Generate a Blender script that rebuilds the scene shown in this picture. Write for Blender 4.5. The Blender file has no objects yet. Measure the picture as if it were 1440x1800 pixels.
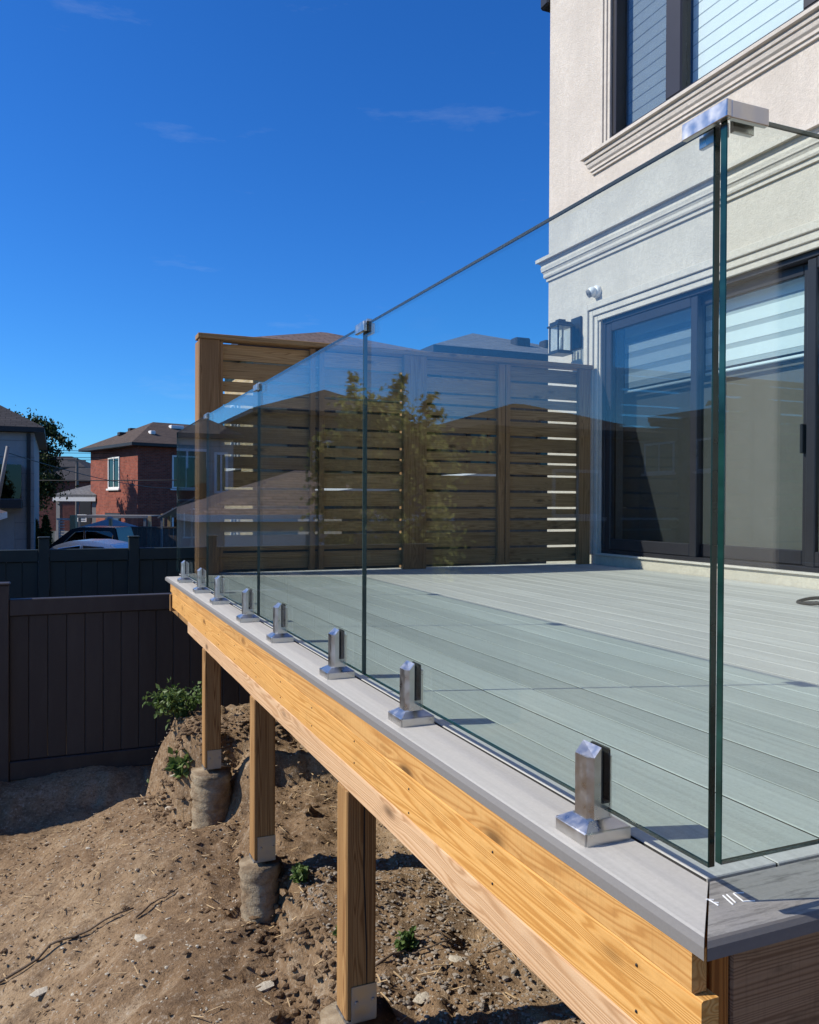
import bpy, bmesh, math, random
import numpy as np
from mathutils import Vector, Matrix, noise
random.seed(7); rng = np.random.default_rng(7)
SC = bpy.context.scene
COL = SC.collection
R = math.radians

# ------------------------------------------------------------------ camera
# world axes: X from the glass rail towards the house wall, Y along the rail away from the viewer, Z up, deck surface at Z = 0
cam = bpy.data.cameras.new('camera'); camo = bpy.data.objects.new('camera', cam); COL.objects.link(camo)
cam.sensor_fit = 'HORIZONTAL'; cam.sensor_width = 36.0; cam.lens = 36.0 * 1460 / 1440
cam.clip_start = 0.05; cam.clip_end = 3000
_u = Vector((97 - 720, 883 - 900, 1460)).normalized()
_n = _u.cross(Vector((1, 0.0045, 0))).normalized()
if _n.y > 0: _n = -_n
_v = _u.cross(_n).normalized()
if _v.x < 0: _v = -_v
# rows v,u,n: world axes in camera space (x right, y down, z forward)
right = Vector((_v.x, _u.x, _n.x)); down = Vector((_v.y, _u.y, _n.y)); fwd = Vector((_v.z, _u.z, _n.z))
M = Matrix(((right.x, -down.x, -fwd.x, 0), (right.y, -down.y, -fwd.y, 0), (right.z, -down.z, -fwd.z, 0.545), (0, 0, 0, 1)))
camo.matrix_world = M
SC.camera = camo

# ------------------------------------------------------------------ world and sun
SUNDIR = Vector((-1.29, 0.40, 1.06)).normalized()      # towards the sun
el = math.asin(SUNDIR.z); az = math.atan2(SUNDIR.x, SUNDIR.y)
w = bpy.data.worlds.new('World'); SC.world = w; w.use_nodes = True
wn = w.node_tree; wn.nodes.clear()
sky = wn.nodes.new('ShaderNodeTexSky'); sky.sky_type = 'NISHITA'; sky.sun_disc = False
sky.sun_elevation = el; sky.sun_rotation = az
sky.air_density = 1.0; sky.dust_density = 0.3; sky.ozone_density = 2.2; sky.altitude = 200
hs = wn.nodes.new('ShaderNodeHueSaturation'); hs.inputs['Saturation'].default_value = 1.22; hs.inputs['Value'].default_value = 1.0
bg = wn.nodes.new('ShaderNodeBackground'); bg.inputs['Strength'].default_value = 0.092
wo = wn.nodes.new('ShaderNodeOutputWorld')
wn.links.new(sky.outputs[0], hs.inputs['Color'])
# a few faint wisps of cirrus
wt = wn.nodes.new('ShaderNodeTexCoord'); wm = wn.nodes.new('ShaderNodeMapping')
wm.inputs['Rotation'].default_value = (0.15, 0.2, 0.5); wm.inputs['Scale'].default_value = (2.2, 2.0, 11.0)
wz = wn.nodes.new('ShaderNodeTexNoise'); wz.inputs['Scale'].default_value = 1.7; wz.inputs['Detail'].default_value = 7; wz.inputs['Roughness'].default_value = 0.62
wr = wn.nodes.new('ShaderNodeValToRGB'); wr.color_ramp.elements[0].position = 0.61; wr.color_ramp.elements[1].position = 0.95
wr.color_ramp.elements[0].color = (0, 0, 0, 1); wr.color_ramp.elements[1].color = (0.26, 0.26, 0.26, 1)
wc = wn.nodes.new('ShaderNodeMix'); wc.data_type = 'RGBA'; wc.blend_type = 'MULTIPLY'; wc.inputs[0].default_value = 1.0; wc.inputs[7].default_value = (0.36, 0.90, 1.55, 1)
wn.links.new(hs.outputs[0], wc.inputs[6])
wx = wn.nodes.new('ShaderNodeMix'); wx.data_type = 'RGBA'; wx.inputs[7].default_value = (6.5, 7.2, 8.0, 1)
wn.links.new(wt.outputs['Generated'], wm.inputs[0]); wn.links.new(wm.outputs[0], wz.inputs['Vector']); wn.links.new(wz.outputs[0], wr.inputs[0])
wn.links.new(wr.outputs[0], wx.inputs[0]); wn.links.new(wc.outputs[2], wx.inputs[6]); wn.links.new(wx.outputs[2], bg.inputs['Color'])
wn.links.new(bg.outputs[0], wo.inputs[0])
sun = bpy.data.lights.new('sun', 'SUN'); sun.energy = 5.0; sun.angle = R(0.53); sun.color = (1.0, 0.935, 0.83)
suno = bpy.data.objects.new('sun', sun); COL.objects.link(suno)
suno.rotation_euler = (-SUNDIR).to_track_quat('-Z', 'Y').to_euler(); suno.location = SUNDIR * 50
SC.view_settings.view_transform = 'Standard'; SC.view_settings.look = 'None'
SC.view_settings.exposure = 0.18; SC.view_settings.gamma = 1.0; SC.view_settings.use_curve_mapping = False
SC.render.engine = 'CYCLES'
SC.cycles.transparent_max_bounces = 40; SC.cycles.max_bounces = 10; SC.cycles.glossy_bounces = 6
SC.cycles.use_denoising = True

# ------------------------------------------------------------------ materials
class NT:
    def __init__(s, name):
        s.m = bpy.data.materials.new(name); s.m.use_nodes = True; s.t = s.m.node_tree; s.t.nodes.clear()
        s.out = s.n('ShaderNodeOutputMaterial')
    def n(s, typ, **k):
        nd = s.t.nodes.new(typ)
        for a, b in k.items(): setattr(nd, a, b)
        return nd
    def l(s, a, b): s.t.links.new(a, b)
    def coords(s, scale=(1, 1, 1), rand=True, kind='Object'):
        tc = s.n('ShaderNodeTexCoord'); mp = s.n('ShaderNodeMapping'); mp.inputs['Scale'].default_value = scale
        s.l(tc.outputs[kind], mp.inputs[0])
        if rand:
            oi = s.n('ShaderNodeObjectInfo'); mu = s.n('ShaderNodeMath', operation='MULTIPLY'); mu.inputs[1].default_value = 37.0
            s.l(oi.outputs['Random'], mu.inputs[0]); cx = s.n('ShaderNodeCombineXYZ')
            for i in range(3): s.l(mu.outputs[0], cx.inputs[i])
            s.l(cx.outputs[0], mp.inputs['Location'])
        return mp.outputs[0]
    def noise(s, vec, scale, detail=4, rough=0.55, dist=0.0):
        z = s.n('ShaderNodeTexNoise'); z.inputs['Scale'].default_value = scale; z.inputs['Detail'].default_value = detail
        z.inputs['Roughness'].default_value = rough; z.inputs['Distortion'].default_value = dist
        s.l(vec, z.inputs['Vector']); return z.outputs[0]
    def ramp(s, fac, stops):
        r = s.n('ShaderNodeValToRGB'); e = r.color_ramp.elements
        while len(e) < len(stops): e.new(0.5)
        for q, (p, c) in zip(e, stops):
            q.position = p; q.color = (c, c, c, 1) if isinstance(c, (int, float)) else (*c, 1)
        s.l(fac, r.inputs[0]); return r.outputs[0]
    def mix(s, fac, a, b, mode='MIX'):
        x = s.n('ShaderNodeMix', data_type='RGBA', blend_type=mode)
        for v, i in ((fac, 0), (a, 6), (b, 7)):
            if isinstance(v, (int, float)): x.inputs[i].default_value = v if i == 0 else (v, v, v, 1)
            elif isinstance(v, tuple): x.inputs[i].default_value = (*v, 1)
            else: s.l(v, x.inputs[i])
        return x.outputs[2]
    def math(s, op, a, b=None):
        x = s.n('ShaderNodeMath', operation=op)
        for v, i in ((a, 0), (b, 1)):
            if v is None: continue
            if isinstance(v, (int, float)): x.inputs[i].default_value = v
            else: s.l(v, x.inputs[i])
        return x.outputs[0]
    def bump(s, h, strength=0.3, dist=0.01):
        b = s.n('ShaderNodeBump'); b.inputs['Strength'].default_value = strength; b.inputs['Distance'].default_value = dist
        s.l(h, b.inputs['Height']); return b.outputs[0]
    def bsdf(s, color, rough=0.7, metal=0.0, normal=None, spec=0.5):
        b = s.n('ShaderNodeBsdfPrincipled')
        if isinstance(color, tuple): b.inputs['Base Color'].default_value = (*color, 1)
        else: s.l(color, b.inputs['Base Color'])
        if isinstance(rough, (int, float)): b.inputs['Roughness'].default_value = rough
        else: s.l(rough, b.inputs['Roughness'])
        b.inputs['Metallic'].default_value = metal; b.inputs['Specular IOR Level'].default_value = spec
        if normal is not None: s.l(normal, b.inputs['Normal'])
        s.l(b.outputs[0], s.out.inputs[0]); return b

def paint(name, c, rough=0.55, metal=0.0, var=0.12, scale=6.0, bump=0.0, spec=0.4):
    t = NT(name); v = t.coords(); f = t.noise(v, scale, 5)
    lo = tuple(x * (1 - var) for x in c); hi = tuple(min(1, x * (1 + var)) for x in c)
    col = t.ramp(f, [(0.3, lo), (0.7, hi)])
    nm = t.bump(t.noise(v, scale * 12, 4), bump, 0.004) if bump else None
    t.bsdf(col, rough, metal, nm, spec); return t.m

def wood(name, axis, dark, mid, light, fine=1.0, knots=0.6, stain=0.0, rough=0.75, blotch=0.35, flat=None, rings=230.0, ringmix=0.22, saw=0.0):
    """sawn timber, grain along axis; flat = the axis across the seen face, so that knots are cut through"""
    t = NT(name)
    def sc(perp, along, fl=None):
        return tuple(along if i == axis else (perp * 0.02 if (fl and i == flat) else perp) for i in range(3))
    # growth rings as contour lines of a stretched noise: they run straight and close up into cathedrals
    vec = t.coords(sc(12.0, 0.22)); base = t.noise(vec, 1.0, 2.0, 0.5, 0.15)
    kd = None
    if knots:
        vo = t.n('ShaderNodeTexVoronoi'); vo.inputs['Scale'].default_value = 1.0
        t.l(t.coords(sc(8.5, 3.0, True)), vo.inputs['Vector']); kd = vo.outputs['Distance']
        base = t.math('ADD', base, t.math('MULTIPLY', t.ramp(kd, [(0.0, 1.0), (0.34, 0.0)]), 0.05))
    rg = t.math('MULTIPLY', t.math('ADD', t.math('SINE', t.math('MULTIPLY', base, rings)), 1.0), 0.5)
    f2 = t.noise(t.coords(sc(230 * fine, 4.0)), 1.0, 4, 0.7)
    g = t.noise(t.coords(sc(24, 1.0)), 1.0, 5, 0.65)
    a = t.mix(ringmix, t.ramp(rg, [(0.0, 0.0), (0.3, 0.5), (0.7, 0.72), (1.0, 0.8)]), g); a = t.mix(0.42, a, f2)
    col = t.ramp(a, [(0.3, dark), (0.5, mid), (0.7, light)])
    bl = t.noise(t.coords(sc(6, 1.3)), 1.0, 4, 0.6)
    col = t.mix(t.ramp(bl, [(0.36, blotch), (0.6, 0.0)]), col, tuple(x * 0.6 for x in mid))
    if knots:
        gate = t.ramp(t.noise(t.coords(sc(2.0, 0.9)), 1.0, 1), [(0.40, 0.0), (0.47, 1.0)])
        k = t.math('MULTIPLY', t.ramp(kd, [(0.06, knots), (0.15, 0.0)]), gate)
        h = t.math('MULTIPLY', t.ramp(kd, [(0.12, 0.5 * knots), (0.26, 0.0)]), gate)
        col = t.mix(h, col, tuple(x * 0.85 for x in dark)); col = t.mix(k, col, tuple(x * 0.25 for x in dark))
    if stain:
        sn = t.noise(t.coords(sc(16, 7)), 1.0, 6, 0.75)
        col = t.mix(t.ramp(sn, [(0.52, 0.0), (0.68, stain)]), col, tuple(x * 0.45 for x in dark))
    hgt = t.mix(0.5, f2, rg)
    if saw:
        sw = t.noise(t.coords(sc(3, 160)), 1.0, 3, 0.7)
        col = t.mix(t.ramp(sw, [(0.5, 0.0), (0.75, saw)]), col, tuple(x * 0.6 for x in dark)); hgt = t.mix(0.5, hgt, sw)
    oi = t.n('ShaderNodeObjectInfo'); br = t.ramp(oi.outputs['Random'], [(0.0, 0.8), (1.0, 1.12)])
    col = t.mix(1.0, col, br, 'MULTIPLY')
    t.bsdf(col, rough, 0, t.bump(hgt, 0.35, 0.0025), 0.3)
    return t.m

def glass(name, tint, f0, wav=0.0, rough=0.0, refl=(1, 1, 1)):
    t = NT(name)
    geo = t.n('ShaderNodeNewGeometry'); dot = t.n('ShaderNodeVectorMath', operation='DOT_PRODUCT')
    t.l(geo.outputs['Normal'], dot.inputs[0]); t.l(geo.outputs['Incoming'], dot.inputs[1])
    c = t.math('ABSOLUTE', dot.outputs['Value'])
    f = t.math('ADD', t.math('MULTIPLY', t.math('POWER', t.math('SUBTRACT', 1.0, c), 5.0), 1 - f0), f0)
    tr = t.n('ShaderNodeBsdfTransparent'); tr.inputs[0].default_value = (*tint, 1)
    gl = t.n('ShaderNodeBsdfGlossy'); gl.inputs['Roughness'].default_value = rough; gl.inputs['Color'].default_value = (*refl, 1)
    if wav:
        t.l(t.bump(t.noise(t.coords((1, 1, 0.6)), 1.4, 1), wav, 0.02), gl.inputs['Normal'])
    mx = t.n('ShaderNodeMixShader'); t.l(f, mx.inputs[0]); t.l(tr.outputs[0], mx.inputs[1]); t.l(gl.outputs[0], mx.inputs[2])
    t.l(mx.outputs[0], t.out.inputs[0]); return t.m

def shingle(name, a, b, sx=5.0, sz=7.0):
    t = NT(name); tc = t.n('ShaderNodeTexCoord'); br = t.n('ShaderNodeTexBrick')
    br.inputs['Scale'].default_value = 1.0; br.inputs['Mortar Size'].default_value = 0.012; br.inputs['Brick Width'].default_value = 0.33
    br.inputs['Row Height'].default_value = 0.16; br.inputs['Color1'].default_value = (*a, 1); br.inputs['Color2'].default_value = (*b, 1)
    br.inputs['Mortar'].default_value = (*(x * 0.45 for x in a), 1)
    t.l(tc.outputs['UV'], br.inputs['Vector'])
    n = t.noise(t.coords(), 9.0, 5, 0.7)
    col = t.mix(0.6, br.outputs['Color'], t.ramp(n, [(0.3, 0.55), (0.7, 1.35)]), 'MULTIPLY')
    t.bsdf(col, 0.95, 0, t.bump(br.outputs['Fac'], 0.6, -0.01), 0.2); return t.m

def brickmat(name, a, b, mortar):
    t = NT(name); tc = t.n('ShaderNodeTexCoord'); br = t.n('ShaderNodeTexBrick')
    br.inputs['Scale'].default_value = 1.0; br.inputs['Mortar Size'].default_value = 0.008; br.inputs['Brick Width'].default_value = 0.24
    br.inputs['Row Height'].default_value = 0.085; br.inputs['Color1'].default_value = (*a, 1); br.inputs['Color2'].default_value = (*b, 1)
    br.inputs['Mortar'].default_value = (*mortar, 1); br.inputs['Bias'].default_value = -0.2
    t.l(tc.outputs['UV'], br.inputs['Vector'])
    n = t.noise(t.coords(), 3.0, 5, 0.7)
    col = t.mix(0.7, br.outputs['Color'], t.ramp(n, [(0.3, 0.6), (0.7, 1.25)]), 'MULTIPLY')
    t.bsdf(col, 0.9, 0, t.bump(br.outputs['Fac'], 0.5, -0.008), 0.2); return t.m

def leafmat(name, a, b, trans=0.35):
    t = NT(name); n = t.noise(t.coords(rand=False), 1.7, 4, 0.6)
    geo = t.n('ShaderNodeNewGeometry')
    f = t.mix(0.5, n, geo.outputs['Random Per Island'])
    col = t.ramp(f, [(0.3, a), (0.7, b)])
    d = t.n('ShaderNodeBsdfPrincipled'); t.l(col, d.inputs['Base Color']); d.inputs['Roughness'].default_value = 0.5; d.inputs['Specular IOR Level'].default_value = 0.3
    tl = t.n('ShaderNodeBsdfTranslucent'); t.l(col, tl.inputs[0])
    mx = t.n('ShaderNodeMixShader'); mx.inputs[0].default_value = trans
    t.l(d.outputs[0], mx.inputs[1]); t.l(tl.outputs[0], mx.inputs[2]); t.l(mx.outputs[0], t.out.inputs[0]); return t.m

def stucco(name, c):
    t = NT(name); v = t.coords(rand=False)
    n1 = t.noise(v, 2.2, 5, 0.6); n2 = t.noise(v, 75, 4, 0.75); n3 = t.noise(v, 24, 5, 0.7, 1.2)
    col = t.mix(t.ramp(n1, [(0.35, 0.0), (0.68, 1.0)]), tuple(x * 0.9 for x in c), tuple(min(1, x * 1.05) for x in c))
    col = t.mix(t.ramp(n3, [(0.40, 0.5), (0.60, 0.0)]), col, tuple(x * 0.76 for x in c))
    n4 = t.noise(t.coords((7, 7, 0.45), rand=False), 1.0, 4, 0.6)
    col = t.mix(t.ramp(n4, [(0.5, 0.0), (0.72, 0.3)]), col, tuple(x * 0.74 for x in c))
    h = t.mix(0.5, n2, n3); t.bsdf(col, 0.95, 0, t.bump(h, 1.0, 0.010), 0.15); return t.m

def composite(name, c, axis, var=0.16, streak=60, rough=0.8, emboss=0.3, darkspot=0.0):
    t = NT(name)
    def sc(p, a): return tuple(a if i == axis else p for i in range(3))
    s1 = t.noise(t.coords(sc(streak, 1.2)), 1.0, 5, 0.65); s2 = t.noise(t.coords(sc(9, 1.0)), 1.0, 3)
    s3 = t.noise(t.coords(), 150, 3, 0.7)
    a = t.mix(0.4, s1, s2); a = t.mix(0.3, a, s3)
    col = t.ramp(a, [(0.3, tuple(x * (1 - var) for x in c)), (0.7, tuple(min(1, x * (1 + var)) for x in c))])
    oi = t.n('ShaderNodeObjectInfo'); br = t.ramp(oi.outputs['Random'], [(0.0, 0.86), (1.0, 1.08)])
    col = t.mix(1.0, col, br, 'MULTIPLY')
    if darkspot:
        col = t.mix(t.ramp(t.noise(t.coords(sc(90, 12)), 1.0, 5, 0.75), [(0.5, 0.0), (0.66, darkspot)]), col, tuple(x * 0.35 for x in c))
    t.bsdf(col, rough, 0, t.bump(t.mix(0.5, s1, s3), emboss, 0.002), 0.35); return t.m

def steel(name, c=(0.58, 0.58, 0.60), rough=0.26):
    t = NT(name); n = t.noise(t.coords((30, 30, 220)), 1.0, 3, 0.6); n2 = t.noise(t.coords(), 40, 3)
    rr = t.ramp(n2, [(0.3, rough * 0.75), (0.75, rough * 1.5)])
    t.bsdf(t.ramp(n2, [(0.3, tuple(x * 0.86 for x in c)), (0.7, c)]), rr, 1.0, t.bump(n, 0.06, 0.001)); return t.m

def dirtmat():
    t = NT('dirt'); v = t.coords(rand=False)
    big = t.noise(v, 0.9, 6, 0.6); mid = t.noise(v, 5.5, 8, 0.68); fine = t.noise(v, 42, 6, 0.75); gr = t.noise(v, 130, 3, 0.7)
    col = t.ramp(big, [(0.32, (0.175, 0.108, 0.056)), (0.5, (0.265, 0.175, 0.098)), (0.68, (0.36, 0.255, 0.15))])
    col = t.mix(t.ramp(mid, [(0.36, 0.65), (0.52, 0.0)]), col, (0.115, 0.075, 0.045))
    col = t.mix(t.ramp(mid, [(0.56, 0.0), (0.7, 0.6)]), col, (0.43, 0.335, 0.225))
    col = t.mix(t.ramp(fine, [(0.36, 0.75), (0.47, 0.0)]), col, (0.085, 0.055, 0.033)); col = t.mix(t.ramp(fine, [(0.55, 0.0), (0.66, 0.8)]), col, (0.44, 0.37, 0.28))
    col = t.mix(t.ramp(gr, [(0.3, 0.6), (0.46, 0.0)]), col, (0.09, 0.06, 0.04))
    # far from the yard the sheet is road surface and rough lawn
    sep = t.n('ShaderNodeSeparateXYZ'); tc = t.n('ShaderNodeTexCoord'); t.l(tc.outputs['Object'], sep.inputs[0])
    far = t.ramp(t.math('MULTIPLY', t.math('ADD', sep.outputs['Y'], t.math('MULTIPLY', big, 1.2)), 1 / 20.0), [(0.44, 0.0), (0.50, 1.0)])
    lawn = t.ramp(mid, [(0.35, (0.04, 0.045, 0.035)), (0.65, (0.075, 0.078, 0.065))])
    col = t.mix(far, col, lawn)
    h = t.mix(0.5, mid, t.mix(0.5, fine, gr))
    t.bsdf(col, 0.95, 0, t.bump(h, 1.0, 0.03), 0.15); return t.m

MT = {}
MT['dirt'] = dirtmat()
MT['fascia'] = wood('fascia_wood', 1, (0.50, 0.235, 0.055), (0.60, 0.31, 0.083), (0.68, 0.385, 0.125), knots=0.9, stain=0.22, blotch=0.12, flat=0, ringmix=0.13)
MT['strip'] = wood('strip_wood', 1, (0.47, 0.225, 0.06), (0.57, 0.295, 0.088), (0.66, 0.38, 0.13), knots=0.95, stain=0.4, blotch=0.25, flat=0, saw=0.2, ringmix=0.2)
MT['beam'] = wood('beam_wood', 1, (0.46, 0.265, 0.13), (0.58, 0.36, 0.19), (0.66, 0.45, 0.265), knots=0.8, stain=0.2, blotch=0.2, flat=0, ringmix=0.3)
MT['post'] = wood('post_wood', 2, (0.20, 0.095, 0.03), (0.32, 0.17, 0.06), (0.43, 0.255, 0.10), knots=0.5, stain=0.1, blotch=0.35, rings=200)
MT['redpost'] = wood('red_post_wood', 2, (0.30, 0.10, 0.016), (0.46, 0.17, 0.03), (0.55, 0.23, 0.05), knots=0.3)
MT['slat'] = wood('slat_wood', 0, (0.235, 0.13, 0.052), (0.34, 0.20, 0.085), (0.42, 0.26, 0.12), knots=0.9, blotch=0.4, flat=1)
MT['spost'] = wood('screen_post_wood', 2, (0.20, 0.10, 0.038), (0.29, 0.155, 0.065), (0.37, 0.21, 0.095), knots=0.3, rings=200)
MT['ply'] = wood('rough_board_wood', 0, (0.17, 0.095, 0.05), (0.25, 0.15, 0.082), (0.31, 0.20, 0.115), knots=0.8, stain=0.6, flat=1, saw=0.3)
MT['deck'] = composite('deck_composite', (0.44, 0.437, 0.405), 1, var=0.27, streak=75, emboss=0.15)
MT['deckgap'] = composite('deck_gap_shade', (0.035, 0.035, 0.035), 1)  # near-black board sides: shade in the gaps put into the colour
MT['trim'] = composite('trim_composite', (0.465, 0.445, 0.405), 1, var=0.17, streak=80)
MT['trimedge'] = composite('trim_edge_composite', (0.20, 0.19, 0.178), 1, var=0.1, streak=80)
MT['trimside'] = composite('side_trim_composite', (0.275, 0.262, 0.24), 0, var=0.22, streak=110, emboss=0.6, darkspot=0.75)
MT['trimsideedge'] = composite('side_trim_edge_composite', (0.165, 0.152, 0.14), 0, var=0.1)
MT['glass'] = glass('rail_glass', (0.90, 0.948, 0.93), 0.043, wav=0.006)
MT['glassedge'] = NT('glass_edge').bsdf((0.008, 0.035, 0.03), 0.12).id_data.id_data if False else None
_t = NT('glass_edge'); _t.bsdf(_t.ramp(_t.noise(_t.coords((3, 3, 14)), 1.0, 4), [(0.35, (0.003, 0.016, 0.014)), (0.7, (0.012, 0.055, 0.045))]), 0.15); MT['glassedge'] = _t.m
MT['skyedge'] = paint('sky_pale_glass_edge', (0.05, 0.075, 0.07), 0.2, spec=0.3)  # paler glass edge for joints and tops, sky reflection put into its colour
MT['steel'] = steel('brushed_steel', (0.61, 0.59, 0.56), 0.32)
MT['rubber'] = paint('black_rubber', (0.012, 0.012, 0.013), 0.6)
MT['dglass'] = glass('dark_pane', (0.02, 0.03, 0.035), 0.045)
MT['stucco'] = stucco('stucco', (0.60, 0.545, 0.475))
MT['mould'] = stucco('moulding_paint', (0.62, 0.57, 0.50))
MT['parge'] = stucco('parging', (0.55, 0.50, 0.42))
MT['frame'] = paint('dark_window_frame', (0.022, 0.021, 0.026), 0.4, var=0.1)
MT['winglass'] = glass('window_glass', (0.92, 0.95, 0.955), 0.045)
MT['mesh'] = glass('insect_screen_mesh', (0.74, 0.75, 0.77), 0.0)
MT['blind'] = paint('white_blind', (0.74, 0.80, 0.79), 0.8, var=0.03)
MT['blindsheer'] = paint('sheer_blind_band', (0.40, 0.45, 0.46), 0.85, var=0.03)
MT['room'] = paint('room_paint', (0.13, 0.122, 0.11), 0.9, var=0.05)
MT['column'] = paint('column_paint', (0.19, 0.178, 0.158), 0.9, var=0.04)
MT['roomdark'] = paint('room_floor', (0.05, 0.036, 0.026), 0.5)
MT['black'] = paint('black_metal', (0.015, 0.016, 0.018), 0.4)
MT['white'] = paint('white_plastic', (0.75, 0.75, 0.74), 0.4, var=0.03)
MT['lens'] = paint('lens', (0.005, 0.005, 0.006), 0.1)
_t = NT('soiled_concrete'); _v = _t.coords(rand=False); _c = _t.mix(_t.ramp(_t.noise(_v, 3.2, 6, 0.65), [(0.42, 1.0), (0.60, 0.0)]), (0.40, 0.33, 0.225), (0.20, 0.135, 0.08))
_c = _t.mix(_t.ramp(_t.noise(_t.coords((12, 12, 40), rand=False), 1.0, 5, 0.7), [(0.5, 0.0), (0.66, 0.7)]), _c, (0.15, 0.105, 0.065)); _t.bsdf(_c, 0.95, 0, _t.bump(_t.noise(_v, 40, 5, 0.7), 0.9, 0.012), 0.15); MT['concrete'] = _t.m
MT['galv'] = steel('galvanised', (0.42, 0.42, 0.41), 0.5)
_t = NT('brown_fence_paint'); _tc = _t.n('ShaderNodeNewGeometry'); _sp = _t.n('ShaderNodeSeparateXYZ'); _t.l(_tc.outputs['Position'], _sp.inputs[0])
_nz = _t.noise(_t.coords(rand=False), 7.0, 6, 0.7); _mud = _t.ramp(_t.math('ADD', _t.math('MULTIPLY', _t.math('ADD', _sp.outputs['Z'], 1.72), -1.6), _nz), [(0.42, 0.0), (0.75, 0.75)])
_oi = _t.n('ShaderNodeObjectInfo'); _c = _t.mix(_oi.outputs['Random'], (0.031, 0.0245, 0.022), (0.042, 0.034, 0.031)); _c = _t.mix(_t.ramp(_t.noise(_t.coords((3, 3, 0.6)), 2.0, 5, 0.7), [(0.45, 0.0), (0.75, 0.35)]), _c, (0.075, 0.066, 0.058))
_t.bsdf(_t.mix(_mud, _c, (0.10, 0.075, 0.05)), 0.55, 0, _t.bump(_nz, 0.08, 0.004), 0.4); MT['fence'] = _t.m
MT['gfence'] = paint('green_fence_paint', (0.016, 0.027, 0.026), 0.6, var=0.15, scale=4)
MT['greywood'] = wood('grey_fence_wood', 2, (0.09, 0.075, 0.06), (0.15, 0.125, 0.105), (0.21, 0.18, 0.155), knots=0.3)
MT['rustwood'] = wood('rust_fence_wood', 2, (0.14, 0.07, 0.03), (0.22, 0.115, 0.05), (0.28, 0.15, 0.07), knots=0.3)
MT['brick'] = brickmat('red_brick', (0.29, 0.075, 0.045), (0.185, 0.047, 0.032), (0.22, 0.14, 0.11))
MT['bbrick'] = brickmat('brown_brick', (0.17, 0.12, 0.085), (0.12, 0.085, 0.06), (0.2, 0.17, 0.14))
MT['ybrick'] = brickmat('buff_brick', (0.46, 0.36, 0.2), (0.38, 0.29, 0.16), (0.42, 0.37, 0.28))
MT['shbrown'] = shingle('brown_shingles', (0.115, 0.085, 0.066), (0.085, 0.062, 0.05))
MT['shgrey'] = shingle('grey_shingles', (0.19, 0.19, 0.19), (0.14, 0.14, 0.145))
MT['shdark'] = shingle('dark_shingles', (0.065, 0.06, 0.06), (0.045, 0.042, 0.044))
MT['shmauve'] = shingle('mauve_shingles', (0.21, 0.15, 0.125), (0.135, 0.11, 0.105))
MT['eave'] = paint('dark_eave', (0.022, 0.019, 0.018), 0.5)
MT['siding'] = paint('pale_siding', (0.37, 0.355, 0.325), 0.7, var=0.05)
MT['wtrim'] = paint('white_trim', (0.72, 0.71, 0.68), 0.5, var=0.03)
MT['dglass'] = glass('dark_pane', (0.02, 0.03, 0.035), 0.045)
MT['bark'] = wood('bark', 2, (0.05, 0.04, 0.03), (0.09, 0.07, 0.055), (0.14, 0.11, 0.085), knots=0.0)
MT['leafdark'] = leafmat('dark_leaves', (0.022, 0.04, 0.012), (0.06, 0.085, 0.025))
MT['leafmid'] = leafmat('mid_leaves', (0.06, 0.11, 0.025), (0.17, 0.24, 0.07))
MT['leafolive'] = leafmat('olive_leaves', (0.17, 0.185, 0.05), (0.36, 0.36, 0.12), 0.62)
MT['cedar'] = leafmat('cedar_leaves', (0.03, 0.05, 0.012), (0.10, 0.115, 0.025), 0.2)
MT['carblack'] = paint('black_car_paint', (0.006, 0.006, 0.007), 0.2, var=0.05, spec=0.3)
MT['carsilver'] = paint('silver_car_paint', (0.42, 0.45, 0.50), 0.22, metal=0.7, var=0.04)
MT['carglass'] = glass('car_glass', (0.03, 0.035, 0.045), 0.07)
MT['chrome'] = steel('chrome', (0.75, 0.76, 0.78), 0.1)
MT['canvas'] = paint('grey_canvas', (0.30, 0.29, 0.29), 0.85, var=0.06)
MT['greenpaint'] = paint('green_paint', (0.02, 0.16, 0.07), 0.5)
MT['redpaint'] = paint('red_paint', (0.35, 0.02, 0.03), 0.6)
MT['palewood'] = wood('pale_wood', 2, (0.42, 0.29, 0.15), (0.55, 0.39, 0.21), (0.64, 0.48, 0.28), knots=0.3)
MT['greypaint'] = paint('grey_paint', (0.23, 0.22, 0.21), 0.6)
MT['bluepaint'] = paint('blue_paint', (0.03, 0.065, 0.12), 0.5)
MT['stone'] = stucco('stone', (0.34, 0.29, 0.23))
MT['palestone'] = stucco('pale_stone', (0.55, 0.49, 0.38))
MT['wire'] = paint('wire', (0.02, 0.02, 0.022), 0.5)
MT['chalk'] = paint('chalk', (0.78, 0.78, 0.76), 0.9, var=0.02)
MT['twig'] = wood('twig_wood', 0, (0.07, 0.045, 0.028), (0.11, 0.075, 0.045), (0.16, 0.11, 0.07), knots=0.0)

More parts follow.
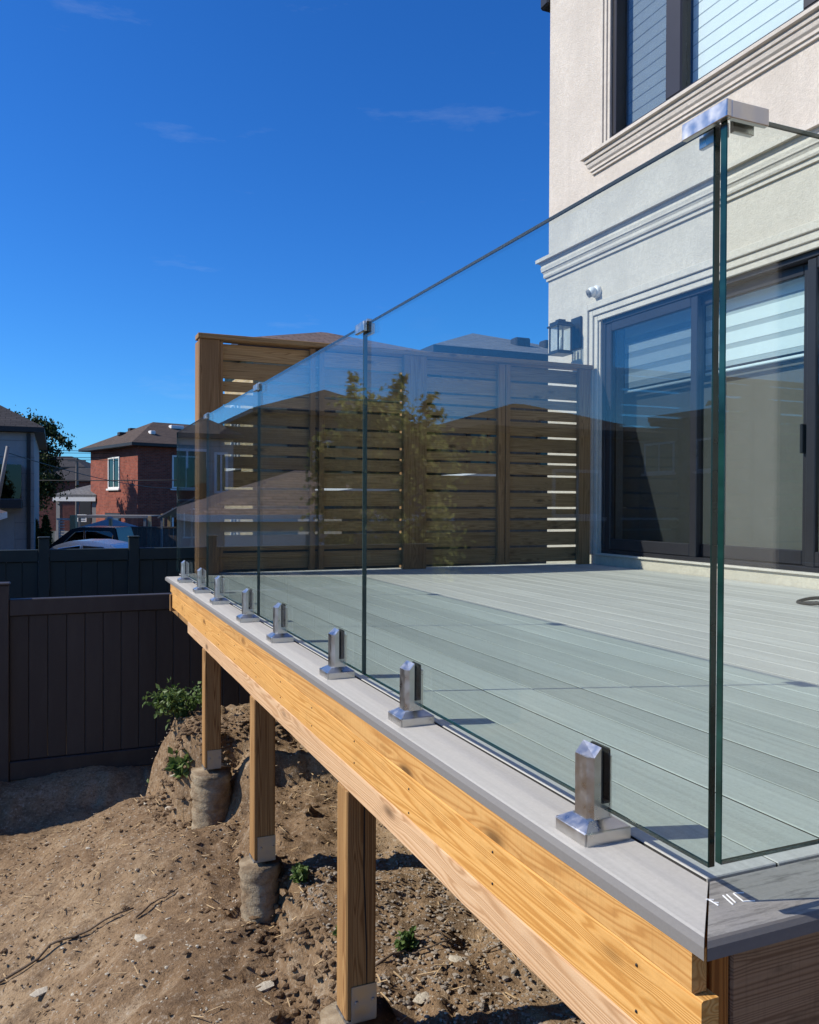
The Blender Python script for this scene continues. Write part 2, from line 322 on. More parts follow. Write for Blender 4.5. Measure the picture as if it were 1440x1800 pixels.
# ------------------------------------------------------------------ object helpers
WM = {}
def tag(o, label=None, cat=None, group=None, kind=None):
    if label: o['label'] = label
    if cat: o['category'] = cat
    if group: o['group'] = group
    if kind: o['kind'] = kind
    return o
def place(o, Mw, parent=None):
    COL.objects.link(o); WM[o] = Mw
    if parent is not None:
        o.parent = parent; o.matrix_parent_inverse = Matrix.Identity(4); o.matrix_basis = WM[parent].inverted() @ Mw
    else: o.matrix_basis = Mw
    return o
def T(x=0, y=0, z=0, rz=0): return Matrix.Translation((x, y, z)) @ Matrix.Rotation(rz, 4, 'Z')
def thing(name, label, cat, loc=(0, 0, 0), rz=0, group=None, kind=None, Mw=None):
    return tag(place(bpy.data.objects.new(name, None), Mw if Mw is not None else T(*loc, rz)), label, cat, group, kind)
def mobj(name, me, parent=None, Mw=None, mat=None):
    o = bpy.data.objects.new(name, me)
    if mat is not None and len(me.materials) == 0: me.materials.append(mat)
    return place(o, Mw if Mw is not None else (WM[parent].copy() if parent is not None else Matrix.Identity(4)), parent)
def bmfin(bm, name, mat=None, smooth=False, mats=None):
    bmesh.ops.recalc_face_normals(bm, faces=bm.faces)
    me = bpy.data.meshes.new(name); bm.to_mesh(me); bm.free()
    for m in (mats or ([mat] if mat else [])): me.materials.append(m)
    if smooth: me.polygons.foreach_set('use_smooth', [True] * len(me.polygons))
    return me
def uvbox(me, mode='wall'):
    # metre-scale UVs by dominant face direction
    uv = me.uv_layers.new(name='uv')
    for p in me.polygons:
        n = p.normal
        if abs(n.z) > 0.9: tx, ty = Vector((1, 0, 0)), Vector((0, 1, 0))
        else:
            tx = Vector((-n.y, n.x, 0)).normalized(); ty = n.cross(tx)
        for li in p.loop_indices:
            c = me.vertices[me.loops[li].vertex_index].co; uv.data[li].uv = (c.dot(tx), c.dot(ty))
    return me
def badd(bm, c, s, bev=0.0, rot=None, mi=0):
    g = bmesh.ops.create_cube(bm, size=1.0)['verts']
    bmesh.ops.scale(bm, vec=s, verts=g)
    es = list({e for v in g for e in v.link_edges})
    if bev:
        r = bmesh.ops.bevel(bm, geom=es, offset=bev, segments=1, profile=0.5, affect='EDGES')
        g = list({v for f in r['faces'] for v in f.verts} | {v for v in g if v.is_valid})
    if rot is not None: bmesh.ops.transform(bm, matrix=rot, verts=g)
    bmesh.ops.translate(bm, vec=c, verts=g)
    for f in {f for v in g for f in v.link_faces}: f.material_index = mi
    return g
_bc = {}
def boxme(s, mat, bev=0.0, uv=False, name='board'):
    key = (tuple(round(x, 4) for x in s), mat.name, bev, uv)
    if key not in _bc:
        bm = bmesh.new(); badd(bm, (0, 0, 0), s, bev); me = bmfin(bm, name, mat)
        if uv: uvbox(me)
        _bc[key] = me
    return _bc[key]
def box(name, lo, hi, mat, parent=None, bev=0.0, uv=False, L=None, rot=None):
    """axis-aligned box between two corners, in the parent's local frame L (or the world)"""
    lo, hi = Vector(lo), Vector(hi); c = (lo + hi) / 2; s = hi - lo
    Mw = (L if L is not None else Matrix.Identity(4)) @ Matrix.Translation(c)
    if rot is not None: Mw = Mw @ rot
    return mobj(name, boxme(tuple(abs(x) for x in s), mat, bev, uv, name), parent, Mw)
def tube(bm, pts, rads, seg=8, cap=True):
    pts = [Vector(p) for p in pts]; rings = []
    for i, p in enumerate(pts):
        d = (pts[min(i + 1, len(pts) - 1)] - pts[max(i - 1, 0)]).normalized()
        a = d.orthogonal().normalized(); b = d.cross(a)
        if rings:  # keep twist small
            a = (prev - d * prev.dot(d)).normalized(); b = d.cross(a)
        prev = a; r = rads[i] if isinstance(rads, (list, tuple)) else rads
        rings.append([bm.verts.new(p + (a * math.cos(k * 2 * math.pi / seg) + b * math.sin(k * 2 * math.pi / seg)) * r) for k in range(seg)])
    for A, B in zip(rings, rings[1:]):
        for k in range(seg): bm.faces.new((A[k], A[(k + 1) % seg], B[(k + 1) % seg], B[k]))
    if cap:
        bm.faces.new(list(reversed(rings[0]))); bm.faces.new(rings[-1])
def prism(bm, poly, axis, a, b, mi=0):
    """extrude a 2D polygon along an axis; the polygon's coordinates are the other two axes in order"""
    def mk(p, t):
        q = list(p); q.insert(axis, t); return bm.verts.new(q)
    A = [mk(p, a) for p in poly]; B = [mk(p, b) for p in poly]; n = len(poly); fs = []
    for i in range(n): fs.append(bm.faces.new((A[i], A[(i + 1) % n], B[(i + 1) % n], B[i])))
    fs.append(bm.faces.new(A)); fs.append(bm.faces.new(list(reversed(B))))
    for f in fs: f.material_index = mi
    return fs
def lathe(bm, prof, seg=20, c=(0, 0, 0), M=None):
    rings = []
    for r, z in prof:
        rings.append([bm.verts.new((Vector((r * math.cos(k * 2 * math.pi / seg), r * math.sin(k * 2 * math.pi / seg), z))) + Vector(c)) for k in range(seg)])
    for A, B in zip(rings, rings[1:]):
        for k in range(seg): bm.faces.new((A[k], A[(k + 1) % seg], B[(k + 1) % seg], B[k]))
    bm.faces.new(list(reversed(rings[0]))); bm.faces.new(rings[-1])
    if M is not None: bmesh.ops.transform(bm, matrix=M, verts=[v for g in rings for v in g])
def leaves(name, pts, size, mat, droop=0.0, elong=2.2):
    """leaf-sized two-facet leaves at pts, joined into one mesh"""
    pts = np.asarray(pts, float); n = len(pts)
    d = rng.normal(size=(n, 3)); d[:, 2] -= droop; d /= np.linalg.norm(d, axis=1)[:, None]
    e = rng.normal(size=(n, 3)); e -= d * (e * d).sum(1)[:, None]; e /= np.linalg.norm(e, axis=1)[:, None]
    s = size * rng.uniform(0.6, 1.3, (n, 1)); f = np.cross(d, e)
    a = pts; b = pts + d * s * 0.5 + e * s / elong * 0.7 + f * s * 0.08; c = pts + d * s; g = pts + d * s * 0.5 - e * s / elong * 0.7 + f * s * 0.08
    V = np.stack([a, b, c, g], 1).reshape(-1, 3); i = np.arange(n) * 4
    F = np.concatenate([np.stack([i, i + 1, i + 2], 1), np.stack([i, i + 2, i + 3], 1)])
    me = bpy.data.meshes.new(name); me.from_pydata(V.tolist(), [], F.tolist()); me.materials.append(mat); return me
# street frame for what lies across the lane: x to the right, d away, measured along the street axes
RX, RY = Vector((0.9197, -0.3925, 0)), Vector((0.3925, 0.9197, 0))
STREET = Matrix(((RX.x, RY.x, 0, 0), (RX.y, RY.y, 0, 0), (0, 0, 1, 0), (0, 0, 0, 1)))

# ------------------------------------------------------------------ ground
def sst(x, a, b):
    t = np.clip((x - a) / (b - a), 0, 1); return t * t * (3 - 2 * t)
def ground_h(X, Y):
    z = -1.72 - 0.20 * sst(Y, 4.2, 6.6) - 0.28 * sst(Y, 9.0, 13.0)
    z += 0.22 * sst(Y, 6.9, 7.4) * (1 - sst(Y, 9.0, 13.0))
    near = 1 - sst(Y, 5.95, 6.7)
    z += (0.53 - 0.12 * sst(Y, 4.4, 5.2)) * sst(X, -0.7, 0.68) * near
    xe = 0.83 + 0.07 * sst(Y, 3.7, 4.1) - 0.23 * sst(Y, 4.75, 4.95)
    led = sst(X, xe - 0.05, xe + 0.09)
    z += led * near * (0.20 + 0.16 * sst(Y, 4.40, 4.5)+ 0.20 * sst(Y, 4.75, 5.0) + 0.08 * sst(Y, 2.6, 1.4))
    z -= 0.20 * led * sst(X, 1.2, 2.2) * sst(Y, 3.6, 4.3) * (1 - sst(Y, 4.36, 4.46))
    return z
def axis_pts(lo, a, b, hi, step, k=1.22):
    c = list(np.arange(a, b, step)); s = step; x = b; out = []
    while x < hi: out.append(x); s *= k; x += s
    out.append(hi); s = step; x = a - step; pre = []
    while x > lo: pre.append(x); s *= k; x -= s
    pre.append(lo); return np.array(list(reversed(pre)) + c + out)
xs = axis_pts(-900, -1.1, 2.6, 900, 0.022); ys = axis_pts(-900, 1.6, 7.0, 1500, 0.024)
XX, YY = np.meshgrid(xs, ys); inner = (XX > -3) & (XX < 5) & (YY > 0) & (YY < 8.5)
WX, WY = XX.copy(), YY.copy()
for i, j in zip(*np.nonzero(inner)):
    p = Vector((XX[i, j], YY[i, j], 0.0))
    WX[i, j] += 0.09 * noise.noise(p * 3.3 + Vector((1, 2, 3))) + 0.045 * noise.noise(p * 9 + Vector((7, 2, 3)))
    WY[i, j] += 0.12 * noise.noise(p * 3.1 + Vector((5, 2, 9))) + 0.05 * noise.noise(p * 8 + Vector((2, 8, 3)))
ZZ = ground_h(WX, WY)
_gy, _gx = np.gradient(ZZ, ys, xs); FLAT = 1.0 / (1.0 + 0.8 * np.hypot(_gx, _gy))
for i, j in zip(*np.nonzero(inner)):
    p = Vector((XX[i, j], YY[i, j], 0))
    lump = 0.5 if XX[i, j] < 0.62 else 1.35
    n = 0.05 * noise.noise(p * 1.7) + 0.030 * lump * noise.noise(p * 5.1 + Vector((3, 1, 7))) + 0.016 * lump * noise.noise(p * 15 + Vector((9, 4, 2))) + 0.011 * noise.noise(p * 38)
    r = noise.noise(p * 9 + Vector((5, 5, 1)))
    if r > 0.32: n += (r - 0.32) * 0.09 * lump
    ZZ[i, j] += n * FLAT[i, j]
nx, ny = len(xs), len(ys)
V = np.stack([XX.ravel(), YY.ravel(), ZZ.ravel()], 1)
ii, jj = np.meshgrid(np.arange(ny - 1), np.arange(nx - 1), indexing='ij'); q = (ii * nx + jj).ravel()
F = np.stack([q, q + 1, q + nx + 1, q + nx], 1)
me = bpy.data.meshes.new('ground'); me.from_pydata(V.tolist(), [], F.tolist()); me.polygons.foreach_set('use_smooth', [True] * len(F))
tag(mobj('ground', me, mat=MT['dirt']), kind='structure')
def gz(x, y):
    i = np.clip(np.searchsorted(ys, y), 1, ny - 1); j = np.clip(np.searchsorted(xs, x), 1, nx - 1)
    return float(ZZ[i, j])

# ------------------------------------------------------------------ the stucco house
XW = 4.586; YC = 7.19
house = thing('stucco_house', 'cream stucco house with dark window frames beside the deck', 'house', (XW, YC, -1.9))
D0, D1, DZ0, DZ1 = 1.95, 6.315, 0.09, 2.236            # sliding door opening
U0, U1, UZ0, UZ1 = 2.4, 6.19, 3.80, 5.3                # upper window opening
bm = bmesh.new()
def wallpart(y0, y1, z0, z1): prism(bm, [(XW, y0), (XW + 0.26, y0), (XW + 0.26, y1), (XW, y1)], 2, z0, z1)
E0, E1 = -2.6, 1.0                                      # second door opening, nearer the viewer
cells_y = [-5, E0, E1, D0, U0, U1, D1, YC]; cells_z = [0.09, DZ1, UZ0, UZ1, 5.9]
bm.free(); bm = bmesh.new()
for a, b in zip(cells_y, cells_y[1:]):
    for c, d in zip(cells_z, cells_z[1:]):
        my, mz = (a + b) / 2, (c + d) / 2
        if (D0 < my < D1 or E0 < my < E1) and mz < DZ1: continue
        if U0 < my < U1 and UZ0 < mz < UZ1: continue
        badd(bm, (XW + 0.13, my, mz), (0.26, b - a, d - c))
bmesh.ops.remove_doubles(bm, verts=bm.verts, dist=0.0005)
# drop the internal faces shared by neighbouring cells
cnt = {}
for f in bm.faces: cnt.setdefault(tuple(round(x, 3) for x in f.calc_center_median()), []).append(f)
bmesh.ops.delete(bm, geom=[f for fs in cnt.values() if len(fs) > 1 for f in fs], context='FACES')
badd(bm, (XW + 4.3, YC - 0.13, 2.995), (8.06, 0.26, 5.81))
mobj('wall', bmfin(bm, 'wall', MT['stucco']), house, Matrix.Identity(4))
box('foundation', (XW - 0.02, -5, -2.4), (XW + 9, YC - 0.02, 0.088), MT['parge'], house)
def profile_run(name, prof, y0, y1, ret=False):
    """moulding: prof is (projection, z) list, run along Y on the wall face, mitred return at the far end"""
    bm = bmesh.new(); rows = []
    for p, z in prof:
        pts = [(XW - p, y0, z), (XW - p, y1 + p, z)]
        if ret: pts.append((XW + 3.0 if ret == 'corner' else XW - 0.001, y1 + p, z))
        rows.append([bm.verts.new(q) for q in pts])
    for A, B in zip(rows, rows[1:]):
        for k in range(len(A) - 1): bm.faces.new((A[k], A[k + 1], B[k + 1], B[k]))
    return mobj(name, bmfin(bm, name, MT['mould']), house, Matrix.Identity(4))
cz = 2.795
profile_run('cornice', [(-0.01, cz), (0.018, cz), (0.018, cz + 0.035), (0.034, cz + 0.035), (0.04, cz + 0.05), (0.037, cz + 0.075), (0.048, cz + 0.095), (0.056, cz + 0.10), (0.056, cz + 0.112), (0.06, cz + 0.135), (0.055, cz + 0.155), (0.060, cz + 0.17), (0.066, cz + 0.172), (0.066, cz + 0.192), (0.098, cz + 0.192), (0.098, cz + 0.226), (-0.01, cz + 0.24)], -5, YC, 'corner')
sz = 3.595
profile_run('window_sill', [(-0.01, sz), (0.02, sz), (0.02, sz + 0.028), (0.034, sz + 0.028), (0.034, sz + 0.05), (0.05, sz + 0.065), (0.056, sz + 0.09), (0.054, sz + 0.105), (0.07, sz + 0.105), (0.074, sz + 0.125), (0.066, sz + 0.14), (0.100, sz + 0.146), (0.100, sz + 0.170), (0.062, sz + 0.20), (-0.0, sz + 0.212)], -5, 6.42, 'end')
# stepped mouldings round the door and up the window side: three fillets each
for k, (o, p) in enumerate(((0.0, 0.052), (0.064, 0.034), (0.120, 0.017))):
    wdt = (0.060, 0.054, 0.050)[k]
    ya = 6.51 - o
    box('door_moulding', (XW - p, ya - wdt, 0.09), (XW + 0.0, ya, 2.40 - o), MT['mould'], house, bev=0.004)
    box('door_moulding', (XW - p, D0 - 0.2 + o, 2.40 - o - wdt), (XW + 0.0, ya - wdt, 2.40 - o), MT['mould'], house, bev=0.004)
    box('window_moulding', (XW - p * 0.8, 6.29 - k * 0.036 - 0.034, 3.81), (XW, 6.29 - k * 0.036, 5.6), MT['mould'], house, bev=0.003)
# dark eave box and gutter on the far side
box('gutter', (XW - 0.02, YC + 0.02, 5.60), (XW + 8, YC + 0.17, 5.75), MT['black'], house, bev=0.02)
# rooms behind the openings
def room(z0, z1, y0, y1, depth):
    bm = bmesh.new(); x0, x1 = XW + 0.262, XW + depth
    prism(bm, [(x0, y0), (x1, y0), (x1, y1), (x0, y1)], 2, z0, z1)
    bmesh.ops.delete(bm, geom=[f for f in bm.faces if abs(f.normal.x) > 0.9 and f.calc_center_median().x < x0 + 0.01], context='FACES')
    bmesh.ops.reverse_faces(bm, faces=bm.faces)
    return mobj('room', bmfin(bm, 'room', MT['room']), house, Matrix.Identity(4))
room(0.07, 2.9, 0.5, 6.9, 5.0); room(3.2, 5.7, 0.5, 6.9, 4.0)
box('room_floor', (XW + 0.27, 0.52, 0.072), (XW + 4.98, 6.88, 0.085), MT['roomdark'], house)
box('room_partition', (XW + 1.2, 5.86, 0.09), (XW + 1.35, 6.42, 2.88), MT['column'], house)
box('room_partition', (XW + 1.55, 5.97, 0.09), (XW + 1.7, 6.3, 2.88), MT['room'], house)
# kitchen island and stools inside
box('counter', (XW + 2.0, 2.6, 0.09), (XW + 2.8, 4.4, 0.95), MT['roomdark'], house)
def framed(nm, y0, y1, z0, z1, x, fw, ft, panes, parent_lab=None):
    """dark frame with mullions; panes = list of (ya, yb)"""
    wnd = mobj(nm, (lambda b: (badd(b, (x, (y0 + y1) / 2, z1 - fw / 2), (ft, y1 - y0, fw), 0.004), badd(b, (x, (y0 + y1) / 2, z0 + fw / 2), (ft, y1 - y0, fw), 0.004),
        badd(b, (x, y0 + fw / 2, (z0 + z1) / 2), (ft, fw, z1 - z0 - 2 * fw), 0.004), badd(b, (x, y1 - fw / 2, (z0 + z1) / 2), (ft, fw, z1 - z0 - 2 * fw), 0.004), bmfin(b, nm, MT['frame']))[-1])(bmesh.new()), house, Matrix.Identity(4))
    return wnd
dr = framed('sliding_door', D0, D1, DZ0 + 0.002, DZ1, XW + 0.085, 0.045, 0.13, None)
box('threshold', (XW - 0.045, D0 - 0.02, 0.088), (XW + 0.018, D1 - 0.004, 0.104), MT['mould'], house, bev=0.003)
panels = [(6.27, 5.10, 0.05), (5.205, 4.075, 0.11), (4.07, 3.00, 0.05), (3.06, 1.99, 0.11)]
for a, b, dx in panels:
    st, x = 0.075, XW + dx
    bm = bmesh.new()
    for yy in (a - st / 2, b + st / 2): badd(bm, (x, yy, 1.16), (0.045, st, 2.05), 0.006)
    for zz, hh in ((DZ0 + 0.10, 0.10), (DZ1 - 0.085, 0.08)): badd(bm, (x, (a + b) / 2, zz), (0.043, abs(a - b) - 2 * st, hh), 0.006)
    sash = mobj('door_leaf', bmfin(bm, 'door_leaf', MT['frame']), house, Matrix.Identity(4))
    box('pane', (x - 0.008, b + st - 0.01, DZ0 + 0.13), (x + 0.004, a - st + 0.01, DZ1 - 0.11), MT['winglass'], sash)
    if a > 6: box('insect_screen', (x + 0.03, b + st - 0.01, DZ0 + 0.13), (x + 0.031, a - st + 0.01, DZ1 - 0.11), MT['mesh'], sash)
    if dx > 0.1 and a > 4:
        box('handle', (x - 0.058, b + 0.045, 0.90), (x - 0.025, b + 0.07, 1.10), MT['black'], sash, bev=0.005)
d2 = framed('sliding_door', E0, E1, DZ0 + 0.002, DZ1, XW + 0.085, 0.07, 0.12, None)
box('mullion', (XW + 0.03, -0.85, DZ0 + 0.075), (XW + 0.14, -0.75, DZ1 - 0.075), MT['frame'], d2, bev=0.006)
for a, b in ((0.92, -0.745), (-0.855, -2.52)): box('pane', (XW + 0.08, b, DZ0 + 0.075), (XW + 0.09, a, DZ1 - 0.075), MT['dglass'], d2)
def blind(y0, y1, ztop, zbot, pitch, x, nm='blind', sheer=0.35):
    r = box(nm, (x - 0.03, y0, ztop), (x + 0.03, y1, ztop + 0.06), MT['blind'], house, bev=0.01)
    z = ztop; 
    while z > zbot + 0.03:
        h = min(pitch, z - zbot)
        box('band', (x - 0.003, y0, z - h * (1 - sheer)), (x + 0.003, y1, z - 0.001), MT['blind'], r)
        box('sheer_band', (x - 0.0005, y0, z - h), (x + 0.0015, y1, z - h * (1 - sheer) - 0.001), MT['blindsheer'], r)
        z -= pitch
    box('hem_bar', (x - 0.012, y0, zbot - 0.022), (x + 0.012, y1, zbot), MT['blind'], r, bev=0.005)
blind(5.22, 6.20, 2.14, 1.58, 0.135, XW + 0.19, sheer=0.38)
blind(4.13, 5.18, 2.14, 1.60, 0.13, XW + 0.19, sheer=0.3)
blind(3.05, 4.02, 2.14, 1.60, 0.13, XW + 0.19, sheer=0.3)
blind(1.95, 2.95, 2.14, 1.60, 0.13, XW + 0.19, sheer=0.3)
# upper window: casement at the far end, wide lights beyond
uw = framed('window', U0, U1, UZ0 + 0.002, UZ1, XW + 0.075, 0.06, 0.12, None)
for yy in (5.395, 4.03): box('mullion', (XW + 0.02, yy - 0.095, UZ0 + 0.062), (XW + 0.13, yy + 0.095, UZ1 - 0.062), MT['frame'], uw, bev=0.012)
for a, b in ((6.13, 5.49), (5.30, 4.125), (3.935, 2.46)):
    box('pane', (XW + 0.075, b, UZ0 + 0.06), (XW + 0.087, a, UZ1 - 0.06), MT['winglass'], uw)
    if a > 6: box('insect_screen', (XW + 0.11, b, UZ0 + 0.06), (XW + 0.111, a, UZ1 - 0.06), MT['mesh'], uw)
    blind(b - 0.02, a + 0.02, UZ1 - 0.1, UZ0 + 0.06, 0.105, XW + 0.165, sheer=0.10)

# ------------------------------------------------------------------ deck
deck = thing('timber_deck', 'raised timber deck with pale grey composite boards and orange wood fascia', 'deck', (2.7, 3.4, -0.3))
X0, X1B = 0.872, XW - 0.025
nb = 26; pitch = (X1B - X0) / nb; y0, y1 = 0.94, 6.56
for i in range(nb):
    if i == 0: bm = bmesh.new(); badd(bm, (0, 0, 0), (pitch - 0.0055, y1 - y0, 0.024), 0.0016); bm.normal_update(); [setattr(f, 'material_index', 1) for f in bm.faces if abs(f.normal.x) > 0.95]; dbm = bmfin(bm, 'deck_board', mats=[MT['deck'], MT['deckgap']])
    mobj('deck_board', dbm, deck, T(X0 + (i + 0.5) * pitch + (0.002 if i == 0 else 0), (y0 + y1) / 2, -0.012 + random.uniform(-0.0008, 0.0002)))
# mitred front trim and side trim with bullnosed outer lip
def trimboard(name, outer, inner, mats):
    """outer, inner: ((x,y),(x,y)) lines of the board's two long edges; square lip at the outer edge"""
    (ox0, oy0), (ox1, oy1) = outer; (ix0, iy0), (ix1, iy1) = inner
    prof = [(0.0, -0.022), (0.0, -0.006), (0.035, 0.0), (0.06, 0.002), (0.10, 0.003), (0.93, 0.003), (0.945, -0.001), (0.985, -0.001), (1.0, -0.006), (1.0, -0.022)]
    bm = bmesh.new(); rows = []
    for t, z in prof:
        rows.append([bm.verts.new((ox0 + (ix0 - ox0) * t, oy0 + (iy0 - oy0) * t, z)), bm.verts.new((ox1 + (ix1 - ox1) * t, oy1 + (iy1 - oy1) * t, z))])
    n = len(rows)
    for k in range(n):
        A, B = rows[k], rows[(k + 1) % n]; f = bm.faces.new((A[0], A[1], B[1], B[0])); f.material_index = 1 if k in (0, 1, 2) else 0
    bm.faces.new([r[0] for r in rows]); bm.faces.new([r[1] for r in reversed(rows)])
    return mobj(name, bmfin(bm, name, mats=mats), deck, Matrix.Identity(4))
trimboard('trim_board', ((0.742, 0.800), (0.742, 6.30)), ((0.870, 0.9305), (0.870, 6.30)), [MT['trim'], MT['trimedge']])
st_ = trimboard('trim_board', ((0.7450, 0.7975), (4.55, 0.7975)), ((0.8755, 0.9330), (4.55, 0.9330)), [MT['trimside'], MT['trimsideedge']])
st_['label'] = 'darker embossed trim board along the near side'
# fascia boards and beam on the front
def rough_board(name, x, y0, y1, z0, z1, th, mat, wob=0.0, seed=0):
    """sawn board with slightly waney edges"""
    bm = bmesh.new(); n = 48; rings = []
    for i in range(n + 1):
        y = y0 + (y1 - y0) * i / n
        wa = wob * noise.noise(Vector((seed, y * 3.1, 0))) + wob * 0.6 * noise.noise(Vector((seed, y * 11, 4)))
        wb = wob * noise.noise(Vector((seed + 9, y * 2.7, 0)))
        b = 0.003
        rings.append([bm.verts.new(p) for p in ((x, y, z0 + wa + b), (x + b, y, z0 + wa), (x + th, y, z0 + wa), (x + th, y, z1), (x + b, y, z1 + wb * 0.3), (x, y, z1 - b + wb * 0.3))])
    for A, B in zip(rings, rings[1:]):
        for k in range(6): bm.faces.new((A[k], A[(k + 1) % 6], B[(k + 1) % 6], B[k]))
    bm.faces.new(rings[0]); bm.faces.new(list(reversed(rings[-1])))
    return mobj(name, bmfin(bm, name, mat), deck, Matrix.Identity(4))
rough_board('fascia_strip', 0.7465, 0.826, 6.03, -0.080, -0.0235, 0.024, MT['strip'], 0.004, 1)
rough_board('fascia_board', 0.750, 0.812, 5.95, -0.184, -0.0815, 0.028, MT['fascia'], 0.003, 2)
rough_board('support_beam', 0.752, 0.79, 5.24, -0.258, -0.1855, 0.05, MT['beam'], 0.002, 3)
box('blocking', (0.80, 5.88, -0.20), (0.90, 5.93, -0.11), MT['post'], deck, bev=0.002)
box('blocking', (0.742, 6.005, -0.215), (0.79, 6.04, -0.10), MT['post'], deck, bev=0.002)
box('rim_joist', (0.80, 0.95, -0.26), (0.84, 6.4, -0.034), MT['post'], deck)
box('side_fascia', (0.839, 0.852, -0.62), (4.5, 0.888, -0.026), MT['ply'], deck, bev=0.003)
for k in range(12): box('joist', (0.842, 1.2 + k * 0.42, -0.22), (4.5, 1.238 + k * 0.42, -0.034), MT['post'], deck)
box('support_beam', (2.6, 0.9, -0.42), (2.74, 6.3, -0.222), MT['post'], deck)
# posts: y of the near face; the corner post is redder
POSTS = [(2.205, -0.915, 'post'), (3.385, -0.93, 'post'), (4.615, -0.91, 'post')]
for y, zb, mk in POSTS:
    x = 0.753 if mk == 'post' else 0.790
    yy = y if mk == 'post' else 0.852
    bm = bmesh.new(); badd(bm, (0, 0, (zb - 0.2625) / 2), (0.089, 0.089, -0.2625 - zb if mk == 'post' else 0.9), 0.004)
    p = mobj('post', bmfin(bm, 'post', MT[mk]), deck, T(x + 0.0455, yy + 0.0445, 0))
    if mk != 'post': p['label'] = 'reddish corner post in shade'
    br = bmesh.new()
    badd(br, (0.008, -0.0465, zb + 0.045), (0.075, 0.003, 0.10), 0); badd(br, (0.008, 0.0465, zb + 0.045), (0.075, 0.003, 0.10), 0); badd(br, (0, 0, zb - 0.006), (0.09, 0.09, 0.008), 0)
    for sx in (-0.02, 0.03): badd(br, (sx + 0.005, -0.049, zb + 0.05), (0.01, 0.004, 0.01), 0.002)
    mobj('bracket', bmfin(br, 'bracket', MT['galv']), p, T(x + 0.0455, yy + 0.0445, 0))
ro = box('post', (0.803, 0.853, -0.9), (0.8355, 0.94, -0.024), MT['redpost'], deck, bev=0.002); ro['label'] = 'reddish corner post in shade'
# season cracks on the nearest post, nail heads on the fascia
bm = bmesh.new()
prism(bm, [(0.0, -0.262), (0.004, -0.30), (0.003, -0.5), (0.012, -0.72), (0.010, -0.90), (0.007, -0.72), (-0.002, -0.5), (-0.001, -0.3)], 1, -0.0006, 0.0006)
mobj('crack', bmfin(bm, 'crack', MT['rubber']), deck, T(0.753 + 0.052, 2.205, 0))
nh = bmesh.new()
for k in range(13):
    yy = 0.95 + k * 0.4 + random.uniform(-.03, .03)
    for zz in (-0.105, -0.16): badd(nh, (0.7495, yy, zz + random.uniform(-.008, .008)), (0.003, 0.0045, 0.0045), 0.001)
nm_ = mobj('nail_heads', bmfin(nh, 'nail_heads', MT['rubber']), deck, Matrix.Identity(4)); nm_['kind'] = 'stuff'
# chalk marks scratched on the side trim by the mitre
bm = bmesh.new()
def stroke(x0, y0, x1, y1, wd=0.0016):
    a, b = Vector((x0, y0, 0)), Vector((x1, y1, 0)); d = (b - a).normalized(); n = Vector((-d.y, d.x, 0)) * wd / 2
    vs = [bm.verts.new(Vector((p.x + 0.020, p.y + 0.012, z))) for z in (0.0028, 0.0040) for p in (a - n, b - n, b + n, a + n)]
    for f in ((4, 5, 6, 7), (0, 1, 5, 4), (1, 2, 6, 5), (2, 3, 7, 6), (3, 0, 4, 7)): bm.faces.new([vs[i] for i in f])
for s in ((0.806, 0.852, 0.806, 0.872), (0.803, 0.872, 0.812, 0.867), (0.806, 0.861, 0.812, 0.858), (0.826, 0.846, 0.833, 0.872), (0.8335, 0.849, 0.840, 0.872), (0.846, 0.848, 0.851, 0.871), (0.851, 0.871, 0.866, 0.867), (0.846, 0.848, 0.862, 0.843)): stroke(*s)
mobj('chalk_mark', bmfin(bm, 'chalk_mark', MT['chalk']), deck, Matrix.Identity(4))

# concrete piers under the posts
for (x, y, zt, r, hh, lab) in ((0.805, 2.25, -0.945, 0.115, 0.5, 'concrete pier half buried under the nearest deck post'),
                               (0.79, 3.43, -0.955, 0.078, 0.55, 'ribbed concrete pier under the middle deck post'),
                               (0.80, 4.66, -0.94, 0.108, 0.5, 'thick ribbed concrete pier under the farthest deck post')):
    bm = bmesh.new(); prof = []
    for k in range(30):
        t = k / 29; z = zt - hh + hh * t
        prof.append((r * (0.96 + 0.045 * math.sin(k * 2.4) * (1 if t > 0.55 else 0.25)) * (1.06 if t > 0.62 else 1.0), z))
    lathe(bm, prof, 32)
    for v in bm.verts:
        s = 1 + 0.16 * noise.noise(Vector((v.co.x * 9 + x * 5, v.co.y * 9 + y, v.co.z * 14))); v.co.x *= s; v.co.y *= s
        v.co.z += 0.015 * noise.noise(Vector((v.co.x * 12, v.co.y * 12 + y, 3)))
    tag(mobj('concrete_pier', bmfin(bm, 'concrete_pier', MT['concrete'], True), None, T(x, y, 0)), lab, 'pier', 'concrete piers under the deck')

# ------------------------------------------------------------------ glass railing
def glass_panel(x0, y0, x1, y1, z0, z1, label):
    lo = Vector((min(x0, x1), min(y0, y1), z0)); hi = Vector((max(x0, x1), max(y0, y1), z1))
    c = (lo + hi) / 2; s = hi - lo; bm = bmesh.new(); badd(bm, (0, 0, 0), s, 0.0012)
    thin = 0 if s.x < s.y else 1
    for f in bm.faces:
        bmesh.ops.recalc_face_normals(bm, faces=[f])
    bm.normal_update()
    for f in bm.faces: f.material_index = 0 if abs(f.normal[thin]) > 0.95 else (2 if f.normal.z > 0.5 or (abs(f.normal.z) < 0.5 and f.calc_center_median().y + c.y > 1.0 and thin == 0) else 1)
    o = mobj('glass_balustrade', bmfin(bm, 'glass_balustrade', mats=[MT['glass'], MT['glassedge'], MT['skyedge']]), None, Matrix.Translation(c) @ Matrix.Rotation(R(random.uniform(-0.12, 0.12)), 4, 'Z' ))
    return tag(o, label, 'glass panel', 'glass panels of the deck railing')
